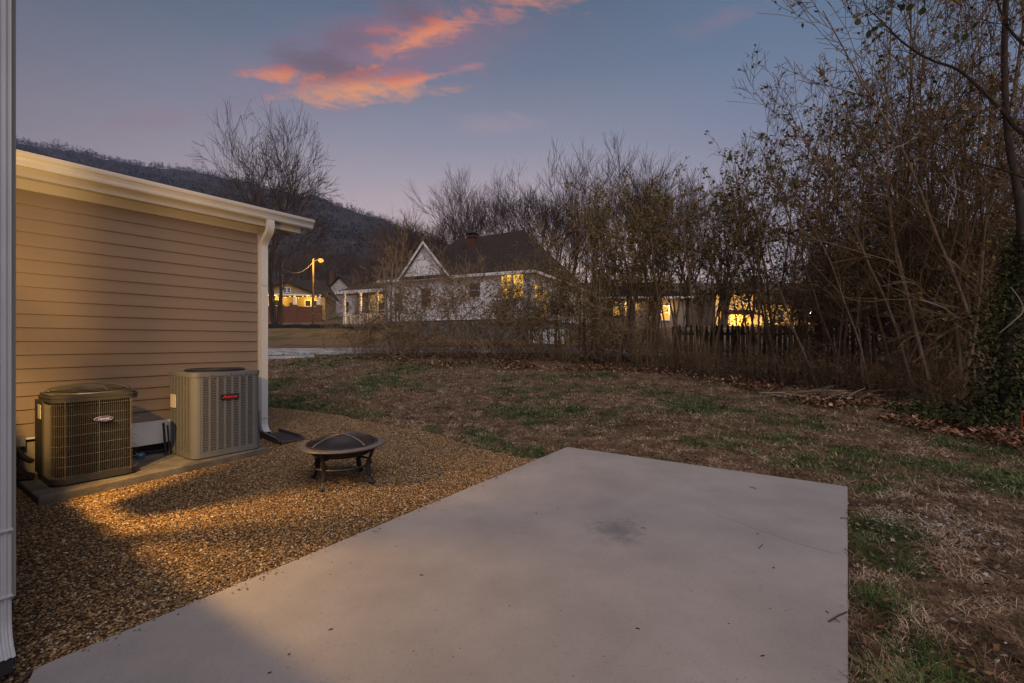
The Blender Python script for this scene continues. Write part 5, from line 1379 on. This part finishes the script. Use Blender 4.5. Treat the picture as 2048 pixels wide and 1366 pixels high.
for (a, b_) in [(1721, 45), (1735, 25), (1757, 22), (1768, 28), (1785, 8), (1793, 20), (1806, 14), (1822, 14), (1845, 22), (1737, 48), (1749, 48), (1757, 54), (1746, 62), (1738, 68), (1764, 70), (1743, 76), (1948, 40), (1953, 52), (1912, 74), (1935, 74), (1866, 120), (1848, 138), (1855, 30), (1900, 95), (1870, 205)]:
    o_ = link('leaf', lfm[0], nt_, rel(a, b_-8, 5.6+rr.uniform(-.15, .15)), (rr.uniform(.6, 2.2), rr.uniform(-.7, .7), rr.uniform(-1.2, 1.2))); k = rr.uniform(.06, .10); o_.scale = (k, k, k)
for k_ in range(26):
    a, b_ = rr.uniform(1960, 2060), rr.uniform(10, 220); o_ = link('leaf', lfm[1], nt_, rel(a, b_, 5.5+rr.uniform(-.2, .4)), (rr.uniform(.3, 2.5), rr.uniform(-1, 1), rr.uniform(-1.5, 1.5))); k = rr.uniform(.03, .06); o_.scale = (k, k, k)

# pale dead vines in the thicket
M_vine = material('dead_vine', (.30, .25, .21), .8)
for pts, lab in [([(1745, 345, 9.6), (1775, 305, 9.5), (1815, 285, 9.4), (1840, 262, 9.4)], 'pale dead vine curving across the upper middle of the thicket'), ([(1885, 350, 9), (1905, 372, 9), (1932, 385, 9), (1945, 388, 9)], 'pale forked dead twig high in the thicket'), ([(1740, 390, 9.5), (1758, 388, 9.4), (1775, 392, 9.4)], 'short pale dead twig left of the forked one'),
                 ([(1905, 338, 8.8), (1912, 385, 8.8), (1898, 430, 8.8), (1896, 455, 8.8)], 'pale upright dead stem in the middle of the thicket'), ([(1840, 600, 9), (1880, 612, 8.8), (1915, 635, 8.8)], 'pale slanting dead branch low in the thicket'), ([(2000, 665, 7.6), (2030, 640, 7.5), (2046, 622, 7.5), (2040, 600, 7.5), (2022, 575, 7.5)], 'pale hooked vine beside the ivy covered trunk')]:
    b = MB(); b.tube(curve([at(*q_) for q_ in pts], 6), .008, 5); tag(b.build('dead_vine', M_vine, smooth=True), lab, 'vine')

# stones, log and sticks at the foot of the thicket
def rock(loc, s_, seed, mat, label, name='rock'):
    r_ = random.Random(seed); bm_ = bmesh.new(); bmesh.ops.create_icosphere(bm_, subdivisions=2, radius=1)
    for v_ in bm_.verts: v_.co *= 1+r_.uniform(-.13, .13); v_.co = Vector((v_.co.x*s_[0], v_.co.y*s_[1], v_.co.z*s_[2]))
    me_ = bpy.data.meshes.new(name); bm_.to_mesh(me_); bm_.free(); me_.materials.append(mat); return tag(link(name, me_, None, loc, (0, 0, r_.uniform(-.3, .3))), label, 'rock')


M_rock = material('field_stone', (.17, .155, .145), .9, var=.35, scale=6, bump=.6, bscale=14); M_tanr = material('tan_stone', (.22, .14, .075), .9, var=.25, scale=5, bump=.5, bscale=14)
def on(a, b_, dz_=0): g_ = ground_at(a, b_); return (g_[0], g_[1], float(GZ(g_[0], g_[1]))+dz_)
rock(on(1862, 783, .03), (.36, .13, .085), 3, M_tanr, 'long tan rounded stone lying in front of the thicket')
rock(on(1662, 778, .03), (.19, .12, .09), 4, M_rock, 'pale grey stone at the foot of the slanting trunks'); rock(on(1672, 786, .02), (.13, .10, .06), 5, M_rock, 'smaller grey stone touching the pale stone near the trunks')
rock(on(1961, 812, .04), (.09, .07, .09), 6, M_rock, 'small upright grey stone left of the ivy covered trunk')
b = MB(); b.box(-.2, .2, -.1, .1, 0, .16); o = b.build('grey_block', M_rock, None, on(2030, 835, .10), (.1, .12, .2)); tag(o, 'grey concrete block resting beside the ivy trunk at the right edge', 'concrete block')
m_ = o.modifiers.new('bevel', 'BEVEL'); m_.width = .02; m_.segments = 2
b = MB(); b.tube([(0, 0, -.1), (0, 0, .36)], .013, 8); b.lathe([(.022, .34), (.022, .375), (.001, .38)], 10); tag(b.build('copper_rod', material('copper', (.28, .09, .04), .45, metal=.5), None, on(2043, 866)), 'short copper coloured rod standing at the right edge', 'rod')
bp = thing('brush_pile', 'loose pile of bare sticks in front of the slanting trunks', 'brush pile', on(1625, 800))
for k in range(34):
    a = rr.uniform(-.5, .9); L_ = rr.uniform(.3, .9); x_, y_ = rr.gauss(0, .65), rr.gauss(0, .3); z_ = rr.uniform(.02, .18); t_ = rr.uniform(-.15, .15)
    b = MB(); b.tube([(x_-L_*math.cos(a), y_-L_*math.sin(a), max(.01, z_-t_)), (x_+rr.uniform(-.05, .05), y_, z_+.04), (x_+L_*math.cos(a), y_+L_*math.sin(a), max(.01, z_+t_))], rr.uniform(.004, .011), 5); b.build('stick', M_vine if k % 3 == 0 else M_twigr, bp)

# ------------------------------------------------------------------ dusk haze: one even, closed volume round the whole scene
hz_m = bpy.data.materials.new('haze'); hz_m.use_nodes = True
n = hz_m.node_tree.nodes; l = hz_m.node_tree.links; n.clear()
pv = n.new('ShaderNodeVolumePrincipled'); pv.inputs['Density'].default_value = HAZE; pv.inputs['Color'].default_value = (.38, .52, .92, 1); pv.inputs['Anisotropy'].default_value = .0
oo = n.new('ShaderNodeOutputMaterial'); l.new(pv.outputs[0], oo.inputs['Volume'])
b = MB(); b.box(-960, 960, -960, 960, -4, 420)
tag(b.build('haze', hz_m), kind='stuff')
